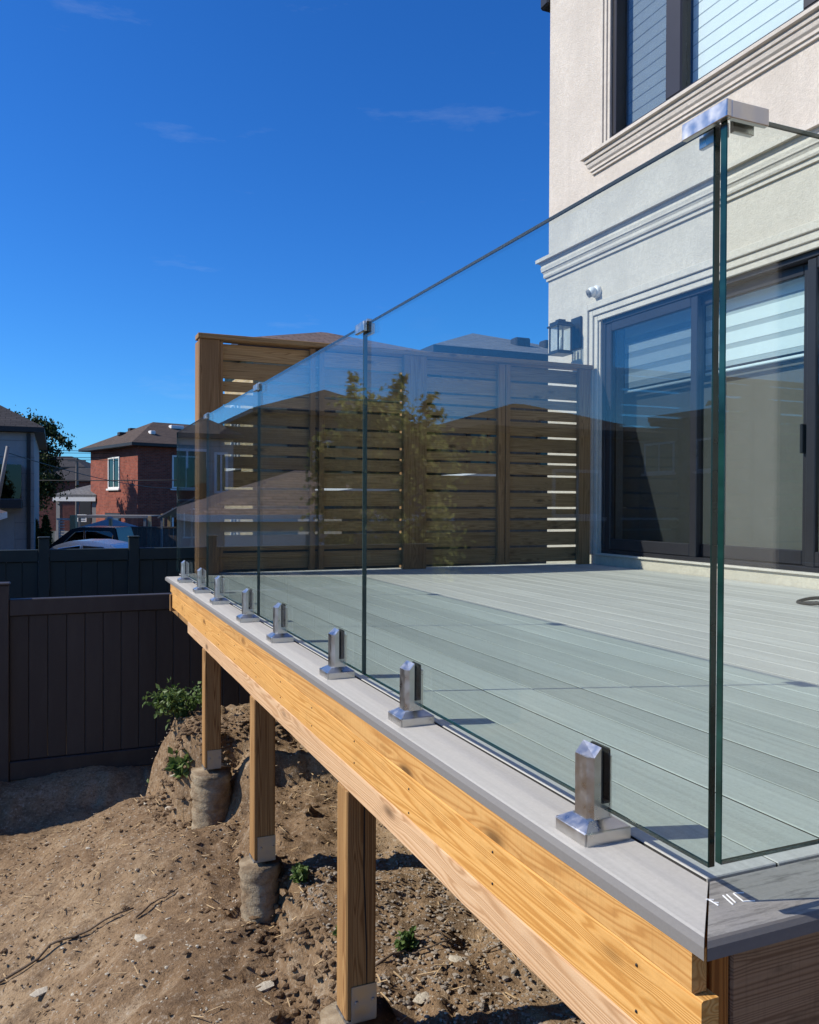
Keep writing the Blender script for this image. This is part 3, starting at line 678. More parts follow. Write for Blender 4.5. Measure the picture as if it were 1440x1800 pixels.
gx0, gx1 = 0.816, 0.828
JO = [0.8725, 2.258, 3.612, 4.94, 6.25]
glab = ['nearest front glass panel, between the corner clip and the nearest straight clip', 'second front glass panel, between the nearest and the middle straight clips',
        'third front glass panel, between the middle and the farthest straight clips', 'farthest front glass panel, past the farthest straight clip']
for k in range(4): glass_panel(gx0, JO[k] + (0.002 if k else 0), gx1, JO[k + 1] - 0.002, 0.052, 1.061, glab[k])
glass_panel(0.8045, 0.838, 2.2, 0.850, 0.072, 1.059, 'short side glass panel running right from the corner clip')
# spigots
def spigot(label, x, y, rz=0, first=[None]):
    if first[0] is None:
        t = thing('spigot', label, 'spigot', (x, y, 0.003), rz, 'steel spigots holding the glass')
        bm = bmesh.new(); h = 0.0445
        lv = [(h, 0.0), (h, 0.019), (h - 0.002, 0.0215), (0.0255, 0.0325), (0.0, 0.0325)]
        rings = [[bm.verts.new((sx * r, sy * r, z)) for sx, sy in ((-1, -1), (1, -1), (1, 1), (-1, 1))] for r, z in lv[:-1]]
        for A, B in zip(rings, rings[1:]):
            for k in range(4): bm.faces.new((A[k], A[(k + 1) % 4], B[(k + 1) % 4], B[k]))
        bm.faces.new(rings[-1]); bm.faces.new(list(reversed(rings[0])))
        bmesh.ops.bevel(bm, geom=[e for e in bm.edges if abs((e.verts[0].co - e.verts[1].co).z) > 0.01 and abs(e.verts[0].co.x) > 0.03], offset=0.003, segments=2, affect='EDGES')
        mobj('base_plate', bmfin(bm, 'base_plate', MT['steel']), t)
        bm = bmesh.new()
        def cheek(xa, xb, z0, z1, ych, outx):
            # plan polygon chamfered on the outer corners; top slopes down to the outer side
            hw = 0.025; ch = 0.009
            if outx < 0: poly = [(xb, -hw), (xb, hw), (xa + ch, hw), (xa, hw - ch), (xa, -hw + ch), (xa + ch, -hw)]
            else: poly = [(xa, -hw), (xb - ch, -hw), (xb, -hw + ch), (xb, hw - ch), (xb - ch, hw), (xa, hw)]
            A = [bm.verts.new((px, py, z0)) for px, py in poly]
            B = [bm.verts.new((px, py, z1 - (0.016 if abs(px - (xa if outx < 0 else xb)) < ch + 0.001 else 0.0))) for px, py in poly]
            n = len(poly)
            for k in range(n): bm.faces.new((A[k], A[(k + 1) % n], B[(k + 1) % n], B[k]))
            bm.faces.new(B); bm.faces.new(list(reversed(A)))
        cheek(-0.024, -0.0015, 0.0305, 0.149, 0, -1); cheek(0.0155, 0.026, 0.0305, 0.146, 0, 1)
        badd(bm, (0.007, 0, 0.044), (0.017, 0.048, 0.027))
        mobj('clamp', bmfin(bm, 'clamp', MT['steel']), t)
        bm = bmesh.new()
        badd(bm, (-0.0002, 0, 0.1015), (0.0022, 0.0515, 0.085)); badd(bm, (0.0144, 0, 0.1015), (0.0022, 0.0515, 0.085)); badd(bm, (0.007, 0.0, 0.0595), (0.0124, 0.0515, 0.004))
        mobj('gasket', bmfin(bm, 'gasket', MT['rubber']), t)
        first[0] = t; return t
    p = first[0]; c = p.copy(); COL.objects.link(c); c['label'] = label; c.matrix_basis = T(x, y, 0.003, rz)
    for ch in p.children:
        d = ch.copy(); COL.objects.link(d); d.parent = c
    return c
SPY = [1.135, 1.895, 2.485, 3.205, 3.80, 4.52, 5.12, 5.82]
sl = ['largest steel spigot in front, on the grey trim by the corner', 'second steel spigot from the near corner, left of the largest one', 'third steel spigot from the near corner, just past the nearest glass joint',
      'fourth steel spigot from the near corner', 'fifth steel spigot from the near corner, just past the middle glass joint', 'sixth steel spigot from the near corner, third from the far end',
      'second steel spigot from the far end of the trim', 'last steel spigot at the far end of the trim']
for y, l in zip(SPY, sl): spigot(l, 0.815, y)
spigot('steel spigot cut by the right photo edge, under the side glass panel', 1.115, 0.837, R(-90))
# top clips
def clip_mesh(L):
    bm = bmesh.new()
    badd(bm, (-0.013, 0, -0.012), (0.011, L, 0.028), 0.0015); badd(bm, (0.013, 0, -0.015), (0.011, L * 0.8, 0.030), 0.0015); badd(bm, (0.0, 0, 0.0055), (0.0148, L, 0.0065))
    return bmfin(bm, 'clip', MT['steel'])
cl = clip_mesh(0.075)
for k, lab in ((1, 'straight steel clip on top of the nearest joint between front glass panels'), (2, 'straight steel clip on top of the middle glass joint'), (3, 'small steel clip on the farthest glass joint, against the wooden screen post')):
    tag(mobj('glass_clip', cl, None, T(0.822, JO[k], 1.062)), lab, 'glass clip', 'steel clips on the glass')
bm = bmesh.new()
zt = 1.069
badd(bm, (0.7985, 0.869, zt - 0.0115), (0.009, 0.084, 0.023), 0.001)        # outer plate along the front glass
badd(bm, (0.8355, 0.8325, zt - 0.0115), (0.0648, 0.0090, 0.023), 0.001)     # outer plate along the side glass
badd(bm, (0.8345, 0.893, zt - 0.0165), (0.008, 0.050, 0.020), 0.001); badd(bm, (0.848, 0.8555, zt - 0.0165), (0.036, 0.008, 0.020), 0.001)
badd(bm, (0.8145, 0.881, zt - 0.003), (0.0225, 0.058, 0.005)); badd(bm, (0.8355, 0.844, zt - 0.0035), (0.062, 0.0138, 0.005))
tag(mobj('corner_clip', bmfin(bm, 'corner_clip', MT['steel'])), 'L shaped steel clip on top of the glass corner in front', 'glass clip', 'steel clips on the glass')

# ------------------------------------------------------------------ slatted privacy screen
YS = 6.40
scr = thing('privacy_screen', 'brown slatted wooden privacy screen across the end of the deck', 'screen', (2.7, YS, 0))
GAP = [1.776, 1.637, 1.491, 1.394, 1.292, 1.148, 1.005, 0.913, 0.801, 0.659, 0.514, 0.412, 0.310, 0.169, 0.022]
for (xa, xb) in ((1.0, 2.70), (2.85, 4.44)):
    for a, b in zip(GAP, GAP[1:]):
        dz = random.uniform(-0.002, 0.002)
        box('slat', (xa, YS + 0.022 + random.uniform(-.002, .002), b + 0.010 + dz), (xb, YS + 0.042, a - 0.010 + dz), MT['slat'], scr, bev=0.002, rot=Matrix.Rotation(R(random.uniform(-0.06, 0.06)), 4, 'Y'))
for xa, xb in ((0.995, 1.149), (2.665, 2.875), (4.40, 4.525)):
    box('post', (xa, YS - 0.03 + 0.0, -0.0), (xb, YS + 0.02 if xa < 1.1 or xa > 4 else YS + 0.02, 1.785), MT['spost'], scr, bev=0.003)
box('post', (2.715, YS + 0.045, 0), (2.855, YS + 0.185, 1.78), MT['spost'], scr, bev=0.003)
box('post', (0.997, YS + 0.045, 0), (1.137, YS + 0.185, 1.78), MT['spost'], scr, bev=0.003)
for xa, xb, yo in ((1.152, 1.175, 0), (1.862, 1.904, 0), (1.937, 1.980, 0), (3.564, 3.632, 0), (3.640, 3.684, 0)):
    box('batten', (xa, YS - 0.02, 0.02), (xb, YS + 0.019, 1.775), MT['spost'], scr, bev=0.002)
box('cap_rail', (0.985, YS - 0.045, 1.786), (4.54, YS + 0.10, 1.824), MT['slat'], scr, bev=0.003)

# ------------------------------------------------------------------ wall lantern and camera
Lx, Ly = XW, 6.73
lan = thing('wall_lantern', 'black box lantern with glass sides on the stucco wall', 'wall lamp', (Lx, Ly, 2.0))
box('back_plate', (XW - 0.022, 6.60, 2.03), (XW - 0.001, 6.76, 2.33), MT['black'], lan, bev=0.004)
cx, cy = XW - 0.165, 6.72; zb, zt = 1.985, 2.23; h = 0.072
bm = bmesh.new()
for sx in (-1, 1):
    for sy in (-1, 1): badd(bm, (cx + sx * h, cy + sy * h, (zb + zt) / 2), (0.013, 0.013, zt - zb), 0.001)
badd(bm, (cx, cy, zb - 0.006), (0.18, 0.18, 0.018), 0.003); badd(bm, (cx, cy, zt + 0.006), (0.19, 0.19, 0.016), 0.003)
badd(bm, (cx, cy, zb + 0.012), (0.155, 0.155, 0.016), 0.002)
mobj('cage', bmfin(bm, 'cage', MT['black']), lan, Matrix.Identity(4))
bm = bmesh.new()
prism(bm, [(cx - 0.075, cy - 0.075), (cx + 0.075, cy - 0.075), (cx + 0.075, cy + 0.075), (cx - 0.075, cy + 0.075)], 2, zt + 0.016, zt + 0.045)
prism(bm, [(cx - 0.035, cy - 0.035), (cx + 0.035, cy - 0.035), (cx + 0.035, cy + 0.035), (cx - 0.035, cy + 0.035)], 2, zt + 0.047, zt + 0.072)
badd(bm, (XW - 0.09, cy, zt + 0.03), (0.12, 0.05, 0.02))
mobj('roof', bmfin(bm, 'roof', MT['black']), lan, Matrix.Identity(4))
for sx, sy in ((-1, 0), (1, 0), (0, -1), (0, 1)):
    if sx: box('pane', (cx + sx * h - 0.001, cy - h + 0.007, zb + 0.022), (cx + sx * h + 0.001, cy + h - 0.007, zt - 0.004), MT['winglass'], lan)
    else: box('pane', (cx - h + 0.007, cy + sy * h - 0.001, zb + 0.022), (cx + h - 0.007, cy + sy * h + 0.001, zt - 0.004), MT['winglass'], lan)
bm = bmesh.new(); lathe(bm, [(0.012, 2.0), (0.014, 2.06), (0.014, 2.12), (0.008, 2.14)], 12, (cx, cy, 0)); mobj('candle_tube', bmfin(bm, 'candle_tube', MT['white'], True), lan, Matrix.Identity(4))
cmr = thing('security_camera', 'white turret security camera above the door moulding', 'security camera', (XW, 6.36, 2.50))
MX = Matrix.Translation((XW - 0.0, 6.36, 2.50)) @ Matrix.Rotation(R(-90), 4, 'Y')
bm = bmesh.new(); lathe(bm, [(0.058, 0.001), (0.058, 0.012), (0.056, 0.03), (0.048, 0.042)], 28, M=MX); mobj('mount', bmfin(bm, 'mount', MT['white'], True), cmr, Matrix.Identity(4))
dd = Vector((-0.72, -0.35 + 0.7, -0.42)).normalized()
ball = bmesh.new(); bmesh.ops.create_uvsphere(ball, u_segments=24, v_segments=14, radius=0.046)
bmesh.ops.translate(ball, vec=(XW - 0.062, 6.36, 2.495), verts=ball.verts); mobj('housing', bmfin(ball, 'housing', MT['white'], True), cmr, Matrix.Identity(4))
MF = Matrix.Translation((XW - 0.062, 6.36, 2.495)) @ dd.to_track_quat('Z', 'Y').to_matrix().to_4x4()
bm = bmesh.new(); lathe(bm, [(0.040, 0.0), (0.038, 0.045), (0.032, 0.050)], 24, M=MF); mobj('face', bmfin(bm, 'face', MT['greypaint'], False), cmr, Matrix.Identity(4))
for o in (-0.014, 0.014):
    bm = bmesh.new(); lathe(bm, [(0.0105, 0.049), (0.0105, 0.052), (0.006, 0.053)], 14, M=MF @ Matrix.Translation((o, 0, 0))); mobj('lens', bmfin(bm, 'lens', MT['lens']), cmr, Matrix.Identity(4))
# loop of cable on the deck at the right
bm = bmesh.new(); pts = [(3.93 + 0.15 * math.cos(a), 3.31 + 0.15 * math.sin(a), 0.012 + 0.008 * math.sin(a * 2)) for a in [k * 2 * math.pi / 30 * 1.08 for k in range(31)]]
tube(bm, pts, 0.010, 8); tag(mobj('cable_loop', bmfin(bm, 'cable_loop', MT['rubber'], True)), 'black cable loop lying on the deck at the right edge', 'cable')

# ------------------------------------------------------------------ fences
def board_fence(name, label, y, x0, x1, zb, zt, bw, mat, posts, post_top, x_first=None, pw=0.12):
    f = thing(name, label, 'fence', ((x0 + x1) / 2, y, zb))
    ps = sorted(posts); segs = list(zip([x0] + ps, ps + [x1]))
    for a, b in segs:
        if b - a < 0.1: continue
        a2, b2 = a + (pw / 2 + .002 if a in ps else 0), b - (pw / 2 + .002 if b in ps else 0)
        box('top_rail', (a2, y - 0.045, zt - 0.135), (b2, y + 0.045, zt), mat, f, bev=0.006)
        box('bottom_rail', (a2, y - 0.045, zb), (b2, y + 0.045, zb + 0.15), mat, f, bev=0.006)
        n = max(1, round((b2 - a2) / bw)); w_ = (b2 - a2) / n
        for k in range(n):
            box('board', (a2 + k * w_ + 0.0003, y - 0.018, zb + 0.151), (a2 + (k + 1) * w_ - 0.0003, y + 0.012, zt - 0.136), mat, f, bev=0.006)
    for p in ps:
        box('post', (p - pw / 2, y - pw / 2, zb - 0.25), (p + pw / 2, y + pw / 2, post_top), mat, f, bev=0.004)
        box('post_cap', (p - pw / 2 - 0.01, y - pw / 2 - 0.01, post_top + 0.001), (p + pw / 2 + 0.01, y + pw / 2 + 0.01, post_top + 0.022), mat, f, bev=0.008)
    return f
board_fence('vinyl_fence', 'dark brown panel fence across the dirt yard', 7.5, -2.8, 4.45, -1.72, -0.246, 0.145, MT['fence'], [-0.405, 2.02], -0.13)
board_fence('vinyl_fence', 'dark green panel fence behind the brown one, with taller posts', 10.1, -3.0, 5.2, -2.0, 0.02, 0.16, MT['gfence'], [-2.0, -0.115, 0.835, 2.7], 0.14, pw=0.11)
# the right hand bay of the green fence steps up
box('kick_board', (-0.33, 7.46, -2.02), (4.4, 7.49, -1.722), MT['rustwood'], None)
tag(bpy.data.objects['kick_board'], 'dark gravel board along the foot of the brown fence', 'board')

# ------------------------------------------------------------------ building kit
def hip_roof_mesh(w, d, ov, z, rise, ridge, mat, eave, th=0.16, ridge_axis=0):
    """hip roof over 0..w x 0..d; ridge = (x0,y0,x1,y1)"""
    bm = bmesh.new()
    c = [(-ov, -ov), (w + ov, -ov), (w + ov, d + ov), (-ov, d + ov)]
    lo = [bm.verts.new((x, y, z - th)) for x, y in c]; hi = [bm.verts.new((x, y, z)) for x, y in c]
    r0 = bm.verts.new((ridge[0], ridge[1], z + rise)); r1 = bm.verts.new((ridge[2], ridge[3], z + rise))
    if ridge_axis == 0: fs = [(hi[0], hi[1], r1, r0), (hi[1], hi[2], r1), (hi[2], hi[3], r0, r1), (hi[3], hi[0], r0)]
    else: fs = [(hi[0], hi[1], r0), (hi[1], hi[2], r1, r0), (hi[2], hi[3], r1), (hi[3], hi[0], r0, r1)]
    for f in fs: bm.faces.new(f).material_index = 0
    for k in range(4): bm.faces.new((lo[k], lo[(k + 1) % 4], hi[(k + 1) % 4], hi[k])).material_index = 1
    bm.faces.new(lo).material_index = 1
    return uvbox(bmfin(bm, 'roof', mats=[mat, eave]))
def window(parent, L, face, a, b, z0, z1, off, fr, gl, mull=True, sill=True):
    """window on a wall of the building frame L. face: ('x', x, sign) or ('y', y, sign)"""
    ax, pos, sg = face
    def B(name, u0, u1, p0, p1, q0, q1, mat, par, bev=0.0):
        if ax == 'y': lo, hi = (u0, pos + min(p0 * sg, p1 * sg), q0), (u1, pos + max(p0 * sg, p1 * sg), q1)
        else: lo, hi = (pos + min(p0 * sg, p1 * sg), u0, q0), (pos + max(p0 * sg, p1 * sg), u1, q1)
        return box(name, lo, hi, mat, par, bev, L=L)
    t = 0.09
    wn_ = B('window', a, b, -0.01, 0.05, z1 - t, z1, fr, parent)
    B('frame', a, b, -0.01, 0.05, z0, z0 + t, fr, wn_); B('frame', a, a + t, -0.01, 0.05, z0 + t, z1 - t, fr, wn_); B('frame', b - t, b, -0.01, 0.05, z0 + t, z1 - t, fr, wn_)
    B('pane', a + t, b - t, 0.006, 0.015, z0 + t, z1 - t, gl, wn_)
    if mull: B('mullion', (a + b) / 2 - 0.03, (a + b) / 2 + 0.03, 0.016, 0.045, z0 + t, z1 - t, fr, wn_)
    if sill: B('sill', a - 0.1, b + 0.1, 0.0, 0.12, z0 - 0.1, z0 - 0.001, fr, wn_)
    return wn_
def house_box(name, label, L, w, d, zb, ze, wall, roofmat, rise, ridge, ov=0.45, ridge_axis=0, cat='house', eave=None, group=None):
    h = thing(name, label, cat, Mw=L @ Matrix.Translation((0, 0, zb)), group=group)
    box('wall', (0, 0, zb - 0.5), (w, d, ze - 0.17), wall, h, uv=True, L=L)
    mobj('roof', hip_roof_mesh(w, d, ov, ze, rise, ridge, roofmat, eave or MT['eave'], ridge_axis=ridge_axis), h, L)
    return h

# red brick house across the lane: corner towards us
Lb = STREET @ Matrix.Translation((-14.73, 45.0, 0)) @ Matrix.Rotation(math.atan2(0.647, 0.762), 4, 'Z')   # local x = right face, local y = left face going away
hb = house_box('brick_house', 'red brick house with brown hip roof across the lane', Lb, 9.5, 7.2, -2.2, 3.78, MT['brick'], MT['shbrown'], 1.55, (2.4, 3.6, 6.5, 3.6), 0.55)
window(hb, Lb, ('x', 0, -1), 2.55, 4.25, 1.35, 3.15, 0, MT['wtrim'], MT['dglass'])
window(hb, Lb, ('y', 0, -1), 1.95, 3.6, 1.35, 3.2, 0, MT['wtrim'], MT['dglass'])
window(hb, Lb, ('y', 0, -1), 1.95, 3.4, -1.45, 0.25, 0, MT['wtrim'], MT['dglass'], sill=False)
dd_ = box('door', (-0.05, 2.4, -2.2), (0.0, 4.7, -0.05), MT['eave'], hb, L=Lb); box('door_leaf', (-0.10, 2.5, -2.2), (-0.055, 3.4, -0.35), MT['bluepaint'], dd_, L=Lb)
for (x, y, sx) in ((1.3, 1.2, 0.28), (3.4, 2.6, 0.8), (0.9, 4.6, 0.4), (1.7, 4.9, 0.5)):
    # roof height at (x,y) on the nearest slope
    zz = 3.78 + 1.55 * min((x + 0.55) / 2.95, (y + 0.55) / 4.15, (7.75 - y) / 4.15)
    box('roof_vent', (x - sx / 2, y - 0.2, zz - 0.05), (x + sx / 2, y + 0.2, zz + 0.16), MT['wtrim'] if sx > 0.6 or sx < 0.3 else MT['eave'], hb, bev=0.03, L=Lb)
# porch with a pale grey roof beside it
Lp = STREET @ Matrix.Translation((-21.6, 50.5, 0)) @ Matrix.Rotation(math.atan2(-0.25, 1.0), 4, 'Z')
po = thing('porch', 'porch with pale grey shingle roof left of the brick house', 'porch', Mw=Lp @ Matrix.Translation((0, 0, -2.2)))
bm = bmesh.new(); vs = [bm.verts.new(p) for p in ((0, -0.1, 1.05), (2.95, -0.1, 1.0), (3.05, 3.6, 2.35), (1.9, 3.6, 2.05), (0, -0.1, 0.80), (2.95, -0.1, 0.75), (3.05, 3.6, 2.1), (1.9, 3.6, 1.8))]
for f in ((0, 1, 2, 3), (4, 5, 6, 7), (0, 1, 5, 4), (1, 2, 6, 5), (2, 3, 7, 6), (3, 0, 4, 7)): bm.faces.new([vs[i] for i in f])
mobj('roof', uvbox(bmfin(bm, 'roof', MT['shgrey'])), po, Lp)
box('fascia', (0, -0.16, 0.62), (2.95, -0.12, 0.86), MT['wtrim'], po, L=Lp)
for x in (0.12, 2.62): box('post', (x, 0.0, -2.2), (x + 0.26, 0.26, 0.78), MT['greypaint'], po, L=Lp)
box('back_wall', (-0.4, 3.0, -2.2), (3.2, 3.2, 0.9), MT['eave'], po, L=Lp)
box('railing', (0.0, 0.02, -2.0), (2.9, 0.08, -1.2), MT['greypaint'], po, L=Lp)
sg = thing('sign', 'small white sign with blurred dark lines hanging under the porch roof', 'sign', Mw=Lp @ Matrix.Translation((1.75, -0.02, -0.6)))
box('panel', (1.62, -0.04, -0.62), (2.25, 0.0, -0.18), MT['wtrim'], sg, L=Lp)
for zz in (-0.30, -0.42, -0.54): box('printed_line', (1.7, -0.048, zz), (2.17, -0.042, zz + 0.05), MT['bluepaint'], sg, L=Lp)

# pale sided house at the far left, aligned with our lot
Lw = Matrix.Translation((-4.5, 30.7, 0))
hw = house_box('sided_house', 'tall pale sided house with dark hip roof and balcony', Lw, 3.85, 9.5, -2.2, 3.05, MT['siding'], MT['shdark'], 1.35, (1.92, 2.3, 1.92, 7.2), 0.32, ridge_axis=1)
for zz in np.arange(-1.8, 2.8, 0.55): box('siding_course', (-0.012, -0.014, zz), (3.862, 0.0, zz + 0.018), MT['greypaint'], hw, L=Lw)
bd = box('balcony', (1.2, -1.3, 0.35), (3.5, -0.001, 0.62), MT['eave'], hw, L=Lw)
box('balcony_glass', (1.2, -1.3, 0.66), (3.5, -1.28, 1.75), MT['dglass'], bd, L=Lw); box('balcony_glass', (3.47, -1.27, 0.66), (3.49, -0.01, 1.75), MT['dglass'], bd, L=Lw)
window(hw, Lw, ('y', 0, -1), 1.0, 2.55, 0.64, 2.5, 0, MT['wtrim'], MT['dglass'], sill=False)
window(hw, Lw, ('y', 0, -1), 0.2, 0.7, 0.9, 2.4, 0, MT['wtrim'], MT['dglass'], sill=False)
dr_ = box('garden_door', (2.25, -0.06, -2.2), (3.25, -0.002, 0.15), MT['siding'], hw, L=Lw); box('door_light', (2.32, -0.075, -0.5), (2.52, -0.062, -0.1), MT['bluepaint'], dr_, L=Lw)
box('recess_shade_panel', (0.4, -0.03, -2.2), (2.2, -0.002, 0.2), MT['eave'], hw, L=Lw)  # flat slab on the wall, the shade of a recess painted as near-black
box('downspout', (3.62, -0.12, -2.2), (3.74, -0.02, 2.85), MT['eave'], hw, L=Lw)

# neighbour's house behind the screen: buff brick, two hips
Ln = Matrix.Translation((3.61, 16.4, 0))
hn = house_box('neighbour_house', 'buff brick house with mauve shingles right behind the wooden screen', Ln, 3.75, 3.0, -2.0, 3.72, MT['ybrick'], MT['shmauve'], 0.66, (1.85, 1.5, 2.0, 1.5), 0.38)
for zz in (1.35, -1.05): window(hn, Ln, ('x', 0, -1), 1.25, 2.05, zz, zz + 1.4, 0, MT['wtrim'], MT['dglass'])
for x0_ in (0.7, 2.2): window(hn, Ln, ('y', 0, -1), x0_, x0_ + 1.0, 1.3, 2.7, 0, MT['eave'], MT['dglass'])
Ln2 = Matrix.Translation((7.75, 16.4, 0))
hn2 = house_box('neighbour_house', 'brown brick house with grey shingle roof behind the screen, next to the stucco wall', Ln2, 4.9, 7.0, -2.0, 3.93, MT['bbrick'], MT['shgrey'], 1.0, (2.1, 2.6, 2.5, 4.2), 0.38, ridge_axis=1)
for x0_ in (0.6, 2.4): window(hn2, Ln2, ('y', 0, -1), x0_, x0_ + 1.1, 1.3, 2.7, 0, MT['eave'], MT['dglass'])
for (x, y) in ((3.3, 0.9), (2.5, 0.9)): box('roof_vent', (x - 0.2, y - 0.15, 4.30), (x + 0.2, y + 0.15, 4.52), MT['eave'], hn2, bev=0.03, L=Ln2)
shed = thing('shed', 'low shed with white flat roof seen between the screen slats', 'shed', (4.2, 10.6, -2.0))
bm = bmesh.new(); prism(bm, [(3.2, 0.62), (5.6, 0.92), (5.6, 1.0), (3.2, 0.70)], 1, 10.0, 12.5); mobj('roof', bmfin(bm, 'roof', MT['wtrim']), shed, Matrix.Identity(4))
box('wall', (3.4, 10.2, -2.0), (5.4, 12.3, 0.6), MT['greywood'], shed)

# ------------------------------------------------------------------ houses and garage to the left of the lane (the glass and the door mirror them)
La = Matrix.Translation((-11.2, 31.0, 0))
ha = house_box('brown_house', 'brown brick house with dark hip roof mirrored in the glass', La, 5.6, 9.0, -2.2, 4.1, MT['bbrick'], MT['shdark'], 1.3, (2.2, 3.0, 2.2, 6.5), 0.4, ridge_axis=1)
window(ha, La, ('y', 0, -1), 2.4, 3.6, 1.4, 3.0, 0, MT['wtrim'], MT['dglass'])
Lg = Matrix.Translation((-7.2, 19.2, 0))
hg = house_box('garage', 'low pale garage with brown shingle hip roof mirrored in the glass', Lg, 5.6, 5.5, -1.95, 0.28, MT['siding'], MT['shmauve'], 1.15, (2.5, 2.4, 2.9, 2.4), 0.4, cat='garage', eave=MT['wtrim'])
window(hg, Lg, ('y', 0, -1), 1.3, 2.9, -1.4, -0.4, 0, MT['wtrim'], MT['dglass'])
gd = box('garage_door', (3.3, -0.04, -1.95), (5.2, -0.002, -0.1), MT['wtrim'], hg, L=Lg)
Lc = Matrix.Translation((-13.5, 19.0, 0))
hc = house_box('brown_house', 'long dark brown bungalow with low hip roof mirrored in the glass', Lc, 4.8, 7.5, -2.0, 2.55, MT['bbrick'], MT['shdark'], 1.0, (2.2, 2.6, 2.6, 2.6), 0.5)
window(hc, Lc, ('y', 0, -1), 1.3, 2.9, 0.2, 1.5, 0, MT['wtrim'], MT['dglass'])
Ld = Matrix.Translation((-29, 20.0, 0))
hd = thing('brick_block', 'long flat roofed brick block mirrored in the sliding door', 'building', Mw=Ld @ Matrix.Translation((0, 0, -2.2)))
for y0_, y1_, zt_ in ((0, 9, 4.1), (9.01, 16, 3.7), (16.01, 27, 4.4)):
    box('wall', (0, y0_, -2.2), (7, y1_, zt_), MT['bbrick'], hd, uv=True, L=Ld); box('parapet', (-0.1, y0_, zt_ + 0.002), (7.1, y1_, zt_ + 0.25), MT['greypaint'], hd, L=Ld)
for k in range(8): window(hd, Ld, ('x', 7.0, 1), 1.0 + k * 3.2, 2.9 + k * 3.2, 1.9, 3.2, 0, MT['wtrim'], MT['dglass'], mull=True)

# ------------------------------------------------------------------ trees
def limb_set(bm, base, top, r, n, spread, h0=0.4, rs=None):
    rr = rs or random
    tube(bm, [base, base.lerp(top, 0.35) + Vector((0.05, 0.04, 0)), base.lerp(top, 0.7), top], [r, r * 0.75, r * 0.5, r * 0.18], 10)
    tips = [top]
    for k in range(n):
        s = base.lerp(top, h0 + (0.95 - h0) * k / n); a = k * 2.399 + rr.uniform(-.3, .3); L = spread * rr.uniform(0.6, 1.0)
        e = s + Vector((math.cos(a) * L, math.sin(a) * L, L * rr.uniform(0.35, 0.8)))
        tube(bm, [s, s.lerp(e, 0.5) + Vector((0, 0, 0.06 * L)), e], [r * 0.38, r * 0.24, r * 0.07], 6); tips.append(e)
    return tips
def tree(name, label, base, h, r, n_limb, spread, clump, n_leaf, size, mat, droop=0.6, centers=None, cr=0.5, group=None, h0=0.4):
    t = thing(name, label, 'tree', base, group=group); bm = bmesh.new(); b = Vector(base)
    tips = limb_set(bm, b, b + Vector((0.1, 0.1, h)), r, n_limb, spread, h0)
    mobj('trunk', bmfin(bm, 'trunk', MT['bark'], True), t, Matrix.Identity(4))
    cs = [(Vector(c), rad) for c, rad in centers] if centers else []
    for tp in tips:
        cs.append((tp, clump * random.uniform(0.7, 1.2)))
        for k in range(3): cs.append((tp + Vector((random.gauss(0, 1), random.gauss(0, 1), random.gauss(0, .7))) * clump * 0.9, clump * random.uniform(0.35, 0.8)))
    pts = []
    tot = sum(c[1] ** 2 for c in cs)
    for c, rad in cs:
        n = int(n_leaf * rad ** 2 / tot); d = rng.normal(size=(n, 3)); d /= np.linalg.norm(d, axis=1)[:, None]
        d *= rad * np.clip(np.abs(rng.normal(size=(n, 1))) * 0.75, 0, 1.9); d[:, 2] *= 0.8; pts.append(np.array(c) + d)
    mobj('crown', leaves('crown', np.concatenate(pts), size, mat, droop), t, Matrix.Identity(4))
    return t
# dark tree behind the sided house; base across the lane
def st(x, d, z=0): return STREET @ Vector((x, d, z))
tb = st(-20.7, 45.0, -2.2)
tree('broadleaf_tree', 'large dark leafy tree rising between the sided house and the brick house', tuple(tb), 6.6, 0.26, 14, 1.3, 0.42, 15000, 0.17, MT['leafdark'], 1.2, h0=0.45,
     centers=[(st(-21.0, 45, 4.8), 0.65), (st(-20.2, 45, 4.9), 0.55), (st(-19.6, 45, 4.4), 0.55), (st(-18.8, 44.8, 4.0), 0.42), (st(-18.4, 44.8, 3.65), 0.3), (st(-19.7, 45, 3.5), 0.55), (st(-20.4, 45, 3.9), 0.7), (st(-19.3, 45, 2.7), 0.4), (st(-20.3, 45, 2.3), 0.8), (st(-19.6, 45, 1.5), 0.75), (st(-20.3, 45, 0.7), 0.8), (st(-19.1, 45, 1.9), 0.4), (st(-21.8, 45, 4.3), 0.6)])
# street tree mirrored in the glass
tree('honey_locust', 'olive leaved tree with hanging leaves mirrored in the glass', (-3.25, 12.0, -2.05), 3.9, 0.06, 20, 0.9, 0.30, 30000, 0.085, MT['leafolive'], 2.0, h0=0.2,
     centers=[(Vector((-3.2 + dx, 12.0 + dy, 0.75 + dz * 1.1 + 0.14 * q)) + Vector((random.gauss(0, .07), random.gauss(0, .07), 0)), 0.21 - 0.014 * q) for dx, dy, dz in ((-.9, .2, 0), (-.55, -.4, .45), (-.2, .2, .75), (.15, -.3, .6), (.5, .2, .7), (.85, -.2, .35), (1.1, .2, -.1), (0, .5, .3)) for q in range(8)] + [(Vector((-3.2 + random.uniform(-1.05, 1.05), 12.0 + random.uniform(-.5, .5), random.uniform(-0.7, 1.35))), 0.3) for q in range(30)])
tree('broadleaf_tree', 'bushy dark tree mirrored low in the sliding door', (-13.0, 13.5, -2.0), 3.6, 0.15, 9, 1.2, 0.7, 3500, 0.2, MT['leafdark'], 0.6)
